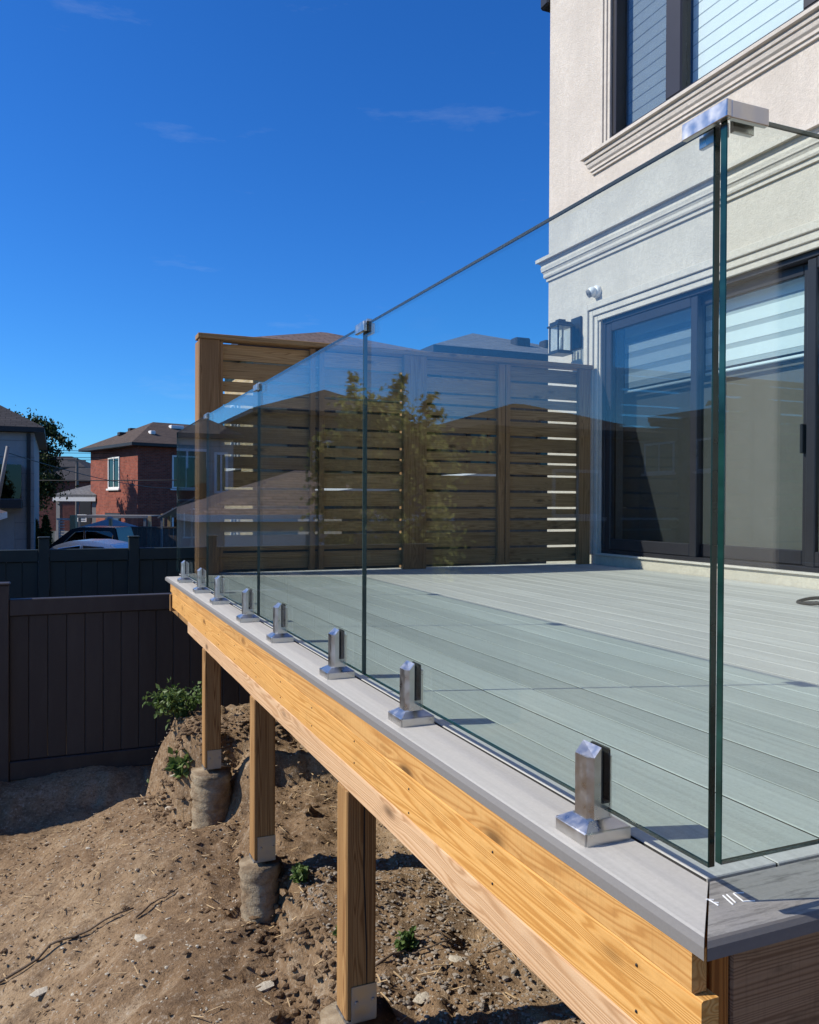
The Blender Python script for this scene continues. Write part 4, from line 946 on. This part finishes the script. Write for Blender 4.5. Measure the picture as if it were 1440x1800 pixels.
# cedars and small garden plants by the sided house
def cedar(base, h, r, label):
    t = thing('cedar_shrub', label, 'shrub', base, group='cedar shrubs by the sided house'); b = Vector(base)
    bm = bmesh.new(); tube(bm, [b, b + Vector((0, 0, h * 0.9))], [0.05, 0.01], 6); mobj('trunk', bmfin(bm, 'trunk', MT['bark']), t, Matrix.Identity(4))
    n = 2600; u = rng.uniform(0.02, 1, n); a = rng.uniform(0, 6.283, n); rad = r * (1 - u ** 1.8) ** 0.7 * rng.uniform(0.6, 1.08, n) * (1 + 0.2 * np.sin(a * 3 + u * 9))
    P = np.stack([b.x + rad * np.cos(a), b.y + rad * np.sin(a), b.z + h * u], 1)
    mobj('crown', leaves('crown', P, 0.12, MT['cedar'], -0.8, 3.0), t, Matrix.Identity(4))
s30 = 30 / 1460
cedar(tuple(st((62 - 720) * s30, 30, -2.2)), 2.05, 0.26, 'left one of two narrow green cedars under the sided house downspout')
cedar(tuple(st((76 - 720) * s30, 30.2, -2.2)), 2.2, 0.27, 'right one of two narrow green cedars, beside the porch')
gp = thing('garden_arch', 'thin bright green post and bar left of the cedars', 'garden frame', Mw=STREET @ Matrix.Translation(((42 - 720) * s30, 29.5, -2.2)))
xg = (42 - 720) * s30
box('post', (xg - 0.03, 29.47, -2.2), (xg + 0.03, 29.53, -0.45), MT['greenpaint'], gp, L=STREET); box('bar', (xg - 0.03, 29.47, -0.449), (xg + 0.19, 29.53, -0.40), MT['greenpaint'], gp, L=STREET)
lp_ = mobj('leaning_pole', (lambda b: (tube(b, [st((-4 - 720) * 0.0137, 20, 0.545), st((14 - 720) * 0.0137, 20.0, 0.545 + 98 * 0.0137)], 0.045, 8), bmfin(b, 'pole', MT['greypaint'], True))[-1])(bmesh.new()))
tag(lp_, 'pale leaning pole in front of the sided house', 'pole')
# shrubs by the brown fence at the mound
def shrub(base, n, rad, h, size, mat, label, spiky=False, name='leafy_plant'):
    t = thing(name, label, 'plant', base, group='plants by the deck posts'); b = np.array(base)
    bm = bmesh.new(); pts = []
    for k in range(max(4, n // 60)):
        a = random.uniform(0, 6.28); e = Vector(base) + Vector((math.cos(a) * rad * random.uniform(.3, .9), math.sin(a) * rad * random.uniform(.3, .9), h * random.uniform(.5, 1)))
        m = Vector(base).lerp(e, 0.5) + Vector((0, 0, h * 0.15)); tube(bm, [base, m, e], [0.005, 0.004, 0.002], 5)
        for j in range(60):
            u = random.uniform(0.25, 1.05); p = Vector(base).lerp(m, u * 2) if u < .5 else m.lerp(e, u * 2 - 1)
            pts.append(p + Vector((random.gauss(0, 1), random.gauss(0, 1), random.gauss(0, 1))) * rad * 0.12)
    mobj('stem', bmfin(bm, 'stem', MT['leafmid']), t, Matrix.Identity(4)); mobj('foliage', leaves('foliage', pts, size, mat, 0.3), t, Matrix.Identity(4))
    return t
for (x, y, n, r_, h_, s_, lab) in ((0.80, 5.72, 620, 0.24, 0.2, 0.04, 'bright leafy plant at the dirt bank left of the farthest deck post'),
                                   (1.22, 6.35, 700, 0.26, 0.32, 0.045, 'tall leafy weed against the brown fence behind the farthest post'),
                                   (1.42, 5.85, 300, 0.16, 0.22, 0.05, 'small leafy clump right of the farthest post'),
                                   (0.92, 6.75, 600, 0.26, 0.34, 0.045, 'shaded leafy plant at the foot of the brown fence'),
                                   (0.66, 4.95, 200, 0.10, 0.14, 0.05, 'small weed hanging beside the farthest concrete pier'),
                                   (1.62, 5.05, 320, 0.15, 0.18, 0.045, 'leafy weed on the mound between the middle posts')):
    shrub((x, y, gz(x, y)), n, r_, h_, s_, MT['leafmid'], lab)
for (x, y, lab) in ((0.92, 3.28, 'tiny green weed right of the middle concrete pier'), (1.12, 2.62, 'tiny weed beside the nearest deck post on the gravel'), (0.93, 2.78, 'tiny seedling left of the nearest deck post')):
    shrub((x, y, gz(x, y)), 70, 0.04, 0.05, 0.028, MT['leafmid'], lab, name='seedling')

# ------------------------------------------------------------------ vehicles in the lane
def vehicle(name, label, cat, x, d, zg, L, body_poly, roof_poly, width, paintm, glassm, side_win, wheel_x, wr=0.36, group=None):
    """polygons in (along, height); the car stands side-on, nose to the left"""
    Mw = STREET @ Matrix.Translation((x, d, zg)); t = thing(name, label, cat, Mw=Mw, group=group)
    bm = bmesh.new(); prism(bm, body_poly, 1, 0.0, width)
    bmesh.ops.bevel(bm, geom=[e for e in bm.edges if abs(e.verts[0].co.y - e.verts[1].co.y) < 1e-5], offset=0.06, segments=2, affect='EDGES')
    mobj('body', bmfin(bm, 'body', paintm), t, Mw)
    bm = bmesh.new(); zmin = min(p[1] for p in roof_poly); zmax = max(p[1] for p in roof_poly); fs = prism(bm, roof_poly, 1, 0.0, width)
    for v in bm.verts:
        k = (v.co.z - zmin) / (zmax - zmin); v.co.y = 0.04 + 0.11 * k if v.co.y < width / 2 else width - 0.04 - 0.11 * k
    bmesh.ops.bevel(bm, geom=list(bm.edges), offset=0.035, segments=2, affect='EDGES')
    mobj('cabin', bmfin(bm, 'cabin', paintm), t, Mw)
    def ywall(z): return 0.04 + 0.11 * (z - zmin) / (zmax - zmin)
    for poly in side_win:
        for side in (0, 1):
            bm = bmesh.new(); A, B = [], []
            for px, pz in poly:
                yy = ywall(pz); ya, yb = (yy - 0.012, yy + 0.004) if side == 0 else (width - yy + 0.012, width - yy - 0.004)
                A.append(bm.verts.new((px, ya, pz))); B.append(bm.verts.new((px, yb, pz)))
            n = len(poly)
            for k in range(n): bm.faces.new((A[k], A[(k + 1) % n], B[(k + 1) % n], B[k]))
            bm.faces.new(A); bm.faces.new(list(reversed(B)))
            wo_ = mobj('side_window', bmfin(bm, 'side_window', glassm), t, Mw)
            if side == 0:
                bm = bmesh.new(); pp = [Vector((px, ywall(pz) - 0.016, pz)) for px, pz in poly]
                tube(bm, pp + [pp[0]], 0.014, 6); mobj('window_trim', bmfin(bm, 'window_trim', MT['chrome']), wo_, Mw)
    # windscreen and rear screen
    (ax, az), (bx, bz) = roof_poly[0], roof_poly[1]
    bm = bmesh.new(); nrm = Vector((-(bz - az), 0, bx - ax)).normalized() * 0.012
    lo, hi = Vector((ax, 0, az)).lerp(Vector((bx, 0, bz)), 0.08), Vector((ax, 0, az)).lerp(Vector((bx, 0, bz)), 0.92)
    vs = []
    for o in (nrm, -nrm * 0.3):
        for p, yy in ((lo, 0.14), (lo, width - 0.14), (hi, width - 0.26), (hi, 0.26)): vs.append(bm.verts.new((p.x + o.x, yy, p.z + o.z)))
    for f in ((0, 1, 2, 3), (4, 5, 6, 7), (0, 1, 5, 4), (1, 2, 6, 5), (2, 3, 7, 6), (3, 0, 4, 7)): bm.faces.new([vs[i] for i in f])
    mobj('windscreen', bmfin(bm, 'windscreen', glassm), t, Mw)
    for wx in wheel_x:
        for yy in (0.1, width - 0.1):
            Mr = Mw @ Matrix.Translation((wx, yy, wr)) @ Matrix.Rotation(R(90), 4, 'X')
            bm = bmesh.new(); lathe(bm, [(wr * 0.62, -0.11), (wr * 0.95, -0.11), (wr, -0.07), (wr, 0.07), (wr * 0.95, 0.11), (wr * 0.62, 0.11)], 24); wh = mobj('wheel', bmfin(bm, 'wheel', MT['rubber']), t, Mr)
            bm = bmesh.new(); lathe(bm, [(wr * 0.6, -0.10), (wr * 0.6, 0.10)], 16); mobj('rim', bmfin(bm, 'rim', MT['chrome']), wh, Mr)
    box('headlight', (0.02, -0.012, 0.72), (0.35, 0.02, 0.88), MT['wtrim'], t, L=Mw, bev=0.004)
    for yy in (-0.16,): box('mirror', (1.72 * L / 5.6, yy, 1.05), (1.90 * L / 5.6, yy + 0.15, 1.22), paintm, t, L=Mw, bev=0.02)
    return t
dT = 28.5; sT = dT / 1460
xT = (65 - 720) * sT - 1.15
vehicle('pickup_truck', 'black pickup truck with tinted windows parked behind the green fence', 'pickup', xT, dT, -2.20, 5.6,
        [(0, 0.45), (0.0, 0.9), (0.25, 1.02), (1.5, 1.12), (5.6, 1.14), (5.6, 0.45)],
        [(1.35, 1.10), (2.25, 1.82), (2.6, 1.90), (3.8, 1.88), (4.0, 1.10)], 1.9, MT['carblack'], MT['carglass'],
        [[(1.85, 1.16), (2.42, 1.72), (2.72, 1.76), (2.72, 1.16)], [(2.78, 1.16), (2.78, 1.76), (3.62, 1.74), (3.72, 1.62), (3.66, 1.24), (3.5, 1.16)]], (0.95, 4.6), 0.38)
dS = 22.0; sS = dS / 1460
vehicle('parked_car', 'silver car in front of the black pickup, only its roof above the fence', 'car', (62 - 720) * sS - 1.05, dS, -2.20, 4.1,
        [(0, 0.416), (0.0, 0.833), (0.4, 1.011), (1.1, 1.130), (3.9, 1.166), (4.1, 0.952), (4.1, 0.416)],
        [(0.85, 1.107), (1.5, 1.595), (1.9, 1.714), (2.5, 1.714), (3.0, 1.618), (3.7, 1.142)], 1.75, MT['carsilver'], MT['carglass'],
        [[(1.3, 1.190), (1.62, 1.511), (2.2, 1.595), (2.2, 1.190)], [(2.27, 1.190), (2.27, 1.595), (2.8, 1.559), (3.3, 1.214)]], (0.8, 3.2), 0.32)
# ------------------------------------------------------------------ back gardens across the lane
def picket_fence(name, label, x0, x1, d, zb, zt, bw, mat, slope=0.0, gaps=0.012):
    f = thing(name, label, 'fence', Mw=STREET @ Matrix.Translation(((x0 + x1) / 2, d, zb)))
    n = int((x1 - x0) / bw)
    for k in range(n):
        a = x0 + k * bw
        box('board', (a + gaps / 2, d + slope * k * bw, zb), (a + bw - gaps / 2, d + 0.025 + slope * k * bw, zt + random.uniform(-.015, .015)), mat, f, L=STREET)
    box('rail', (x0, d - 0.04, zt - 0.06), (x1, d - 0.002, zt - 0.0), mat, f, L=STREET)
    return f
s35 = 35 / 1460
picket_fence('wooden_fence', 'weathered grey board fence between the pickup and the brick house', (202 - 720) * s35, (322 - 720) * s35, 35, -2.2, -0.46, 0.19, MT['greywood'])
s33 = 33 / 1460
picket_fence('wooden_fence', 'rusty brown board fence left of the pickup', (-60 - 720) * s33, (92 - 720) * s33, 33, -2.2, -0.72, 0.20, MT['rustwood'])
for i, (px, top) in enumerate(((261, 907), (284, 903), (296, 903), (192, 912))):
    X_ = (px - 720) * s35
    tag(box('fence_post', (X_ - 0.06, 35.1, -2.2), (X_ + 0.06, 35.22, 0.545 + (883.5 - top) * s35), MT['palewood'], None, L=STREET, bev=0.004),
        ('short pale post standing between the pergola end and the canopy', 'left of two close pale posts under the canopy edge', 'right of two close pale posts under the canopy edge', 'pale post behind the patio umbrella')[i], 'post', 'pale garden posts')
s38 = 38 / 1460
pg = thing('pergola', 'low flat pergola roof in front of the brick house', 'pergola', Mw=STREET @ Matrix.Translation(((195 - 720) * s38, 38, -2.2)))
box('beam', ((130 - 720) * s38, 38.0, 0.545 - 27 * s38), ((258 - 720) * s38, 38.12, 0.545 - 22.5 * s38), MT['greypaint'], pg, L=STREET)
box('roof_sheet', ((133 - 720) * s38, 38.13, 0.545 - 24.5 * s38), ((256 - 720) * s38, 40.5, 0.545 - 22.8 * s38), MT['greypaint'], pg, L=STREET)
for px in (137, 252): box('post', ((px - 720) * s38, 38.02, -2.2), ((px - 720) * s38 + 0.1, 38.1, 0.545 - 27.05 * s38), MT['greypaint'], pg, L=STREET)
# patio umbrella
s36 = 36 / 1460
um = thing('patio_umbrella', 'open grey patio umbrella behind the pickup roof', 'umbrella', Mw=STREET @ Matrix.Translation(((186 - 720) * s36, 36.5, -2.2)))
MU = STREET @ Matrix.Translation(((186 - 720) * s36, 36.5, 0))
bm = bmesh.new(); n = 8; top = bm.verts.new((0, 0, 0.545 - 28 * s36)); rim = [bm.verts.new((1.45 * math.cos(k * math.pi / 4 + .3), 1.45 * math.sin(k * math.pi / 4 + .3), 0.545 - 46 * s36)) for k in range(n)]
low = [bm.verts.new(v.co + Vector((0, 0, -0.07))) for v in rim]; t2 = bm.verts.new((0, 0, 0.545 - 29.5 * s36))
for k in range(n):
    bm.faces.new((rim[k], rim[(k + 1) % n], top)); bm.faces.new((low[k], low[(k + 1) % n], t2)); bm.faces.new((rim[k], rim[(k + 1) % n], low[(k + 1) % n], low[k]))
mobj('canopy', bmfin(bm, 'canopy', MT['canvas']), um, MU)
bm = bmesh.new(); tube(bm, [(0, 0, -2.2), (0, 0, 0.545 - 29.6 * s36)], 0.03, 8); mobj('pole', bmfin(bm, 'pole', MT['greypaint']), um, MU)
bm = bmesh.new(); lathe(bm, [(0.16, 0.545 - 28.6 * s36), (0.13, 0.545 - 26.5 * s36), (0.02, 0.545 - 25 * s36)], 10); mobj('vent_cap', bmfin(bm, 'vent_cap', MT['canvas']), um, MU)
# canopy roof at the right, partly behind the glass
s34 = 34 / 1460
ca = thing('garden_canopy', 'grey sloping garden canopy roof at the left end of the glass', 'canopy', Mw=STREET @ Matrix.Translation(((300 - 720) * s34, 34, -2.2)))
bm = bmesh.new(); xa, xb = (277 - 720) * s34, (350 - 720) * s34
prism(bm, [(xa, 0.545 - 25 * s34), (xb, 0.545 + 16 * s34), (xb, 0.545 + 13 * s34), (xa, 0.545 - 27.5 * s34)], 1, 34, 36.6); mobj('roof', bmfin(bm, 'roof', MT['greypaint']), ca, STREET)
for px in (281, 334): box('post', ((px - 720) * s34, 34.1, -2.2), ((px - 720) * s34 + 0.07, 34.17, 0.545 - (24 if px < 300 else -5) * s34), MT['greypaint'], ca, L=STREET)
tag(box('red_panel', ((303 - 720) * s34, 34.6, 0.545 - 35 * s34), ((314 - 720) * s34, 34.65, 0.545 - 27 * s34), MT['redpaint'], None, L=STREET), 'small red panel hanging under the garden canopy', 'panel')
xp = (122 - 720) * s33
tag(box('gate_post', (xp - 0.12, 33.3, -2.2), (xp + 0.12, 33.5, 0.545 - 22.5 * s33), MT['palewood'], None, L=STREET, bev=0.02), 'thick sunlit wooden post above the pickup roof', 'post')
tr_ = thing('white_trellis', 'white slatted garden rail left of the thick wooden post', 'trellis', Mw=STREET @ Matrix.Translation(((100 - 720) * s33, 33.6, -2.2)))
box('top_rail', ((88 - 720) * s33, 33.6, 0.545 - 31.5 * s33), ((116 - 720) * s33, 33.66, 0.545 - 28.5 * s33), MT['wtrim'], tr_, L=STREET)
for k in range(6): box('slat', ((93 - 720) * s33, 33.62, 0.545 - (36 + 5 * k) * s33), ((101 - 720) * s33, 33.65, 0.545 - (34 + 5 * k) * s33), MT['wtrim'], tr_, L=STREET)
box('post', ((91 - 720) * s33, 33.62, -2.2), ((92.5 - 720) * s33, 33.66, 0.545 - 31.6 * s33), MT['wtrim'], tr_, L=STREET)
# far houses in the gap
for i, (px, py, wd, lab) in enumerate(((138, 862, 9.0, 'far small dark roofed house above the porch roof'), (82, 850, 8.0, 'far house darkened for shade under the leafy tree'))):
    dF = 80 + 10 * i; sF = dF / 1460; Lf = STREET @ Matrix.Translation(((px - 720) * sF - wd / 2, dF, 0))
    zf = 0.545 + (883.3 - py) * sF + (1.0 if i == 0 else 1.8)
    hf = house_box('far_house', lab, Lf, wd, 6, -2.2, zf, MT['brick'] if i == 0 else MT['eave'], MT['shdark'], 1.3, (2.5, 3, wd - 2.5, 3), 0.3)  # second house: shade under the tree put into near-black walls
    window(hf, Lf, ('y', 0, -1), wd * 0.65, wd * 0.65 + 1.0, zf - 2.3, zf - 0.9, 0, MT['wtrim'], MT['dglass'])
# power lines and their pole
def wire(pts, label, r=0.012, sag=0.0):
    a, b = Vector(pts[0]), Vector(pts[1]); bm = bmesh.new()
    P = [a.lerp(b, k / 14) - Vector((0, 0, sag * 4 * (k / 14) * (1 - k / 14))) for k in range(15)]
    tube(bm, P, r, 5); return tag(mobj('power_line', bmfin(bm, 'power_line', MT['wire'])), label, 'power line', 'power lines across the lane')
dW = 38; sW = dW / 1460
for py, lab, r_ in ((789, 'topmost power line left of the brick house', 0.016), (793, 'second power line from the top', 0.014), (801, 'third power line from the top', 0.016), (805, 'fourth power line from the top', 0.014)):
    z = 0.545 + (883.3 - py) * sW; wire((st((-150 - 720) * sW, dW, z + 0.05), st((200 - 720) * sW, dW + 16, z * 1.4 - 0.25)), lab, r_, 0.1)
z = 0.545 + (883.3 - 843) * sW; wire((st((-150 - 720) * sW, dW, z), st((330 - 720) * sW, dW, z)), 'low thick cable crossing in front of the brick house', 0.022, 0.05)
wire((st((10 - 720) * 0.0137, 20, 0.545 + 88 * 0.0137), st((300 - 720) * sW, dW + 2, 0.545 + 27 * sW)), 'service cable dropping from the leaning pole', 0.012, 0.25)
wp = thing('utility_pole', 'thin distant utility pole above the porch roof', 'utility pole', Mw=STREET @ Matrix.Translation(((136 - 720) * 0.048, 70, -2.2)))
xq = (136 - 720) * 0.048
bm = bmesh.new(); tube(bm, [st(xq, 70, -2.2), st(xq, 70, 0.545 + 78 * 0.048)], [0.16, 0.10], 8); mobj('shaft', bmfin(bm, 'shaft', MT['greywood']), wp, Matrix.Identity(4))
box('crossarm', (xq - 0.75, 69.9, 0.545 + 72 * 0.048), (xq + 0.75, 70.0, 0.545 + 74 * 0.048), MT['greywood'], wp, L=STREET)
wq = thing('utility_pole', 'dark utility pole mirrored in the sliding door', 'utility pole', (-15.0, 16.8, -2.0))
bm = bmesh.new(); tube(bm, [(-15.0, 16.8, -2.0), (-15.0, 16.8, 4.4)], [0.14, 0.10], 8); mobj('shaft', bmfin(bm, 'shaft', MT['greywood']), wq, Matrix.Identity(4))
box('crossarm', (-15.05, 16.0, 3.9), (-14.95, 17.6, 4.0), MT['greywood'], wq)

# ------------------------------------------------------------------ loose stones, gravel, sticks
def rock_mesh(seed, flat=0.7):
    bm = bmesh.new(); bmesh.ops.create_icosphere(bm, subdivisions=1, radius=1.0); r = random.Random(seed)
    for v in bm.verts: v.co *= r.uniform(0.7, 1.15); v.co.z *= flat
    return np.array([v.co[:] for v in bm.verts]), np.array([[v.index for v in f.verts] for f in bm.faces]), bm.free()
RK = [rock_mesh(s, f)[:2] for s, f in ((1, .6), (2, .5), (3, .75), (4, .4), (5, .65))]
def scatter(name, pts, sizes, mat, kind='stuff'):
    Vs, Fs, off = [], [], 0
    for (x, y), s in zip(pts, sizes):
        v, f = RK[random.randrange(5)]; a = random.uniform(0, 6.28); c, sn = math.cos(a), math.sin(a); e = random.uniform(0.7, 1.5)
        w_ = v * s * np.array([e, 1, 1]); w_ = np.stack([w_[:, 0] * c - w_[:, 1] * sn + x, w_[:, 0] * sn + w_[:, 1] * c + y, w_[:, 2] + gz(x, y) + s * 0.15], 1)
        Vs.append(w_); Fs.append(f + off); off += len(v)
    me = bpy.data.meshes.new(name); me.from_pydata(np.concatenate(Vs).tolist(), [], np.concatenate(Fs).tolist())
    return tag(mobj(name, me, mat=mat), kind=kind)
pts = [(random.uniform(0.9, 2.6), random.uniform(1.5, 3.4)) for _ in range(9000)]
scatter('gravel', pts, [random.uniform(0.003, 0.008) * (1.8 if random.random() < 0.06 else 1) for _ in pts], MT['stone'])
pts = [(random.uniform(0.0, 2.4), random.uniform(1.6, 6.2)) for _ in range(1500)] + [(random.uniform(-1, 0.8), random.uniform(2.8, 6.6)) for _ in range(1100)]
scatter('gravel', pts, [random.uniform(0.002, 0.006) * (2.0 if random.random() < 0.04 else 1) for _ in pts], MT['palestone'])
pts = [(random.uniform(-1.0, 0.9), random.uniform(2.8, 6.6)) for _ in range(1500)] + [(random.uniform(0.7, 2.3), random.uniform(2.0, 5.9)) for _ in range(2600)]
scatter('dirt_clods', pts, [random.uniform(0.004, 0.010) * (1.8 if random.random() < 0.08 else 1) for _ in pts], MT['dirt'])
STONES = [((0.62, 5.1), 0.03, 'flat pale stone on the dirt left of the farthest pier'), ((0.64, 4.98), 0.024, 'smaller pale stone beside the flat one near the farthest pier'), ((-0.06, 3.72), 0.035, 'pale flat stone lying on the open dirt at the left'),
          ((0.33, 3.62), 0.03, 'cracked white stone near the thin stick'), ((0.86, 2.3), 0.05, 'pale stone at the foot of the nearest post'), ((1.22, 2.45), 0.03, 'grey flat stone on the gravel under the beam'),
          ((1.05, 2.35), 0.03, 'white stone on the gravel right of the nearest post'), ((0.70, 2.95), 0.035, 'long pale stone below the ledge of dirt')]
for (x, y), s, lab in STONES:
    v, f = RK[random.randrange(5)]; me = bpy.data.meshes.new('stone'); me.from_pydata((v * s * np.array([1.4, .9, .6])).tolist(), [], f.tolist())
    tag(mobj('stone', me, None, T(x, y, gz(x, y) + s * 0.2, random.uniform(0, 3)), MT['palestone']), lab, 'stone', 'larger stones on the dirt')
def stick(p, q_, r, label, bend=0.02):
    bm = bmesh.new(); P = []
    for k in range(13):
        t = k / 12; x = p[0] + (q_[0] - p[0]) * t + bend * math.sin(t * 7) * 0.6; y = p[1] + (q_[1] - p[1]) * t + bend * math.sin(t * 4 + 1)
        P.append((x, y, gz(x, y) + r + 0.004))
    tube(bm, P, [r * (1 - 0.5 * k / 12) for k in range(13)], 6); tag(mobj('stick', bmfin(bm, 'stick', MT['twig'], True)), label, 'stick', 'sticks on the dirt')
stick((-0.35, 4.05), (0.32, 3.95), 0.008, 'long dark stick at the left on the open dirt')
stick((0.33, 3.80), (0.50, 3.95), 0.005, 'thin curved twig right of the long stick', 0.04)
stick((0.98, 2.55), (1.28, 2.62), 0.005, 'dark root running over the gravel', 0.05)
stick((1.10, 2.66), (1.38, 2.50), 0.004, 'thin root crossing the gravel beyond the post', 0.04)
# slabs of crumbling clay on the cut face of the ledge
scatter('dirt_clods', [(0.80 + random.gauss(0, 0.05), random.uniform(2.3, 3.6)) for _ in range(420)] + [(random.gauss(0.66, 0.05), random.uniform(4.75, 5.9)) for _ in range(500)] + [(random.uniform(0.7, 2.2), random.gauss(4.95, 0.1)) for _ in range(500)], [random.uniform(0.006, 0.022) for _ in range(1420)], MT['dirt'])

sv, sf = [], []
for k in range(700):
    x, y = (random.uniform(-0.9, 0.9), random.uniform(2.8, 6.5)) if k % 2 else (random.uniform(0.8, 2.3), random.uniform(1.9, 5.6))
    a = random.uniform(0, 3.14); L = random.uniform(0.008, 0.035); wd = random.uniform(0.001, 0.003); z = gz(x, y) + 0.006
    d = Vector((math.cos(a) * L, math.sin(a) * L, random.uniform(-.3, .3) * L)); n = Vector((-math.sin(a), math.cos(a), 0)) * wd; c = Vector((x, y, z)); o = len(sv)
    for p in (c - d - n, c + d - n, c + d + n, c - d + n): sv += [tuple(p), tuple(p + Vector((0, 0, 0.002)))]
    sf += [(o + 1, o + 3, o + 5, o + 7), (o, o + 2, o + 3, o + 1), (o + 2, o + 4, o + 5, o + 3), (o + 4, o + 6, o + 7, o + 5), (o + 6, o, o + 1, o + 7)]
me = bpy.data.meshes.new('straw_litter'); me.from_pydata(sv, [], sf); tag(mobj('straw_litter', me, mat=MT['palewood']), kind='stuff')
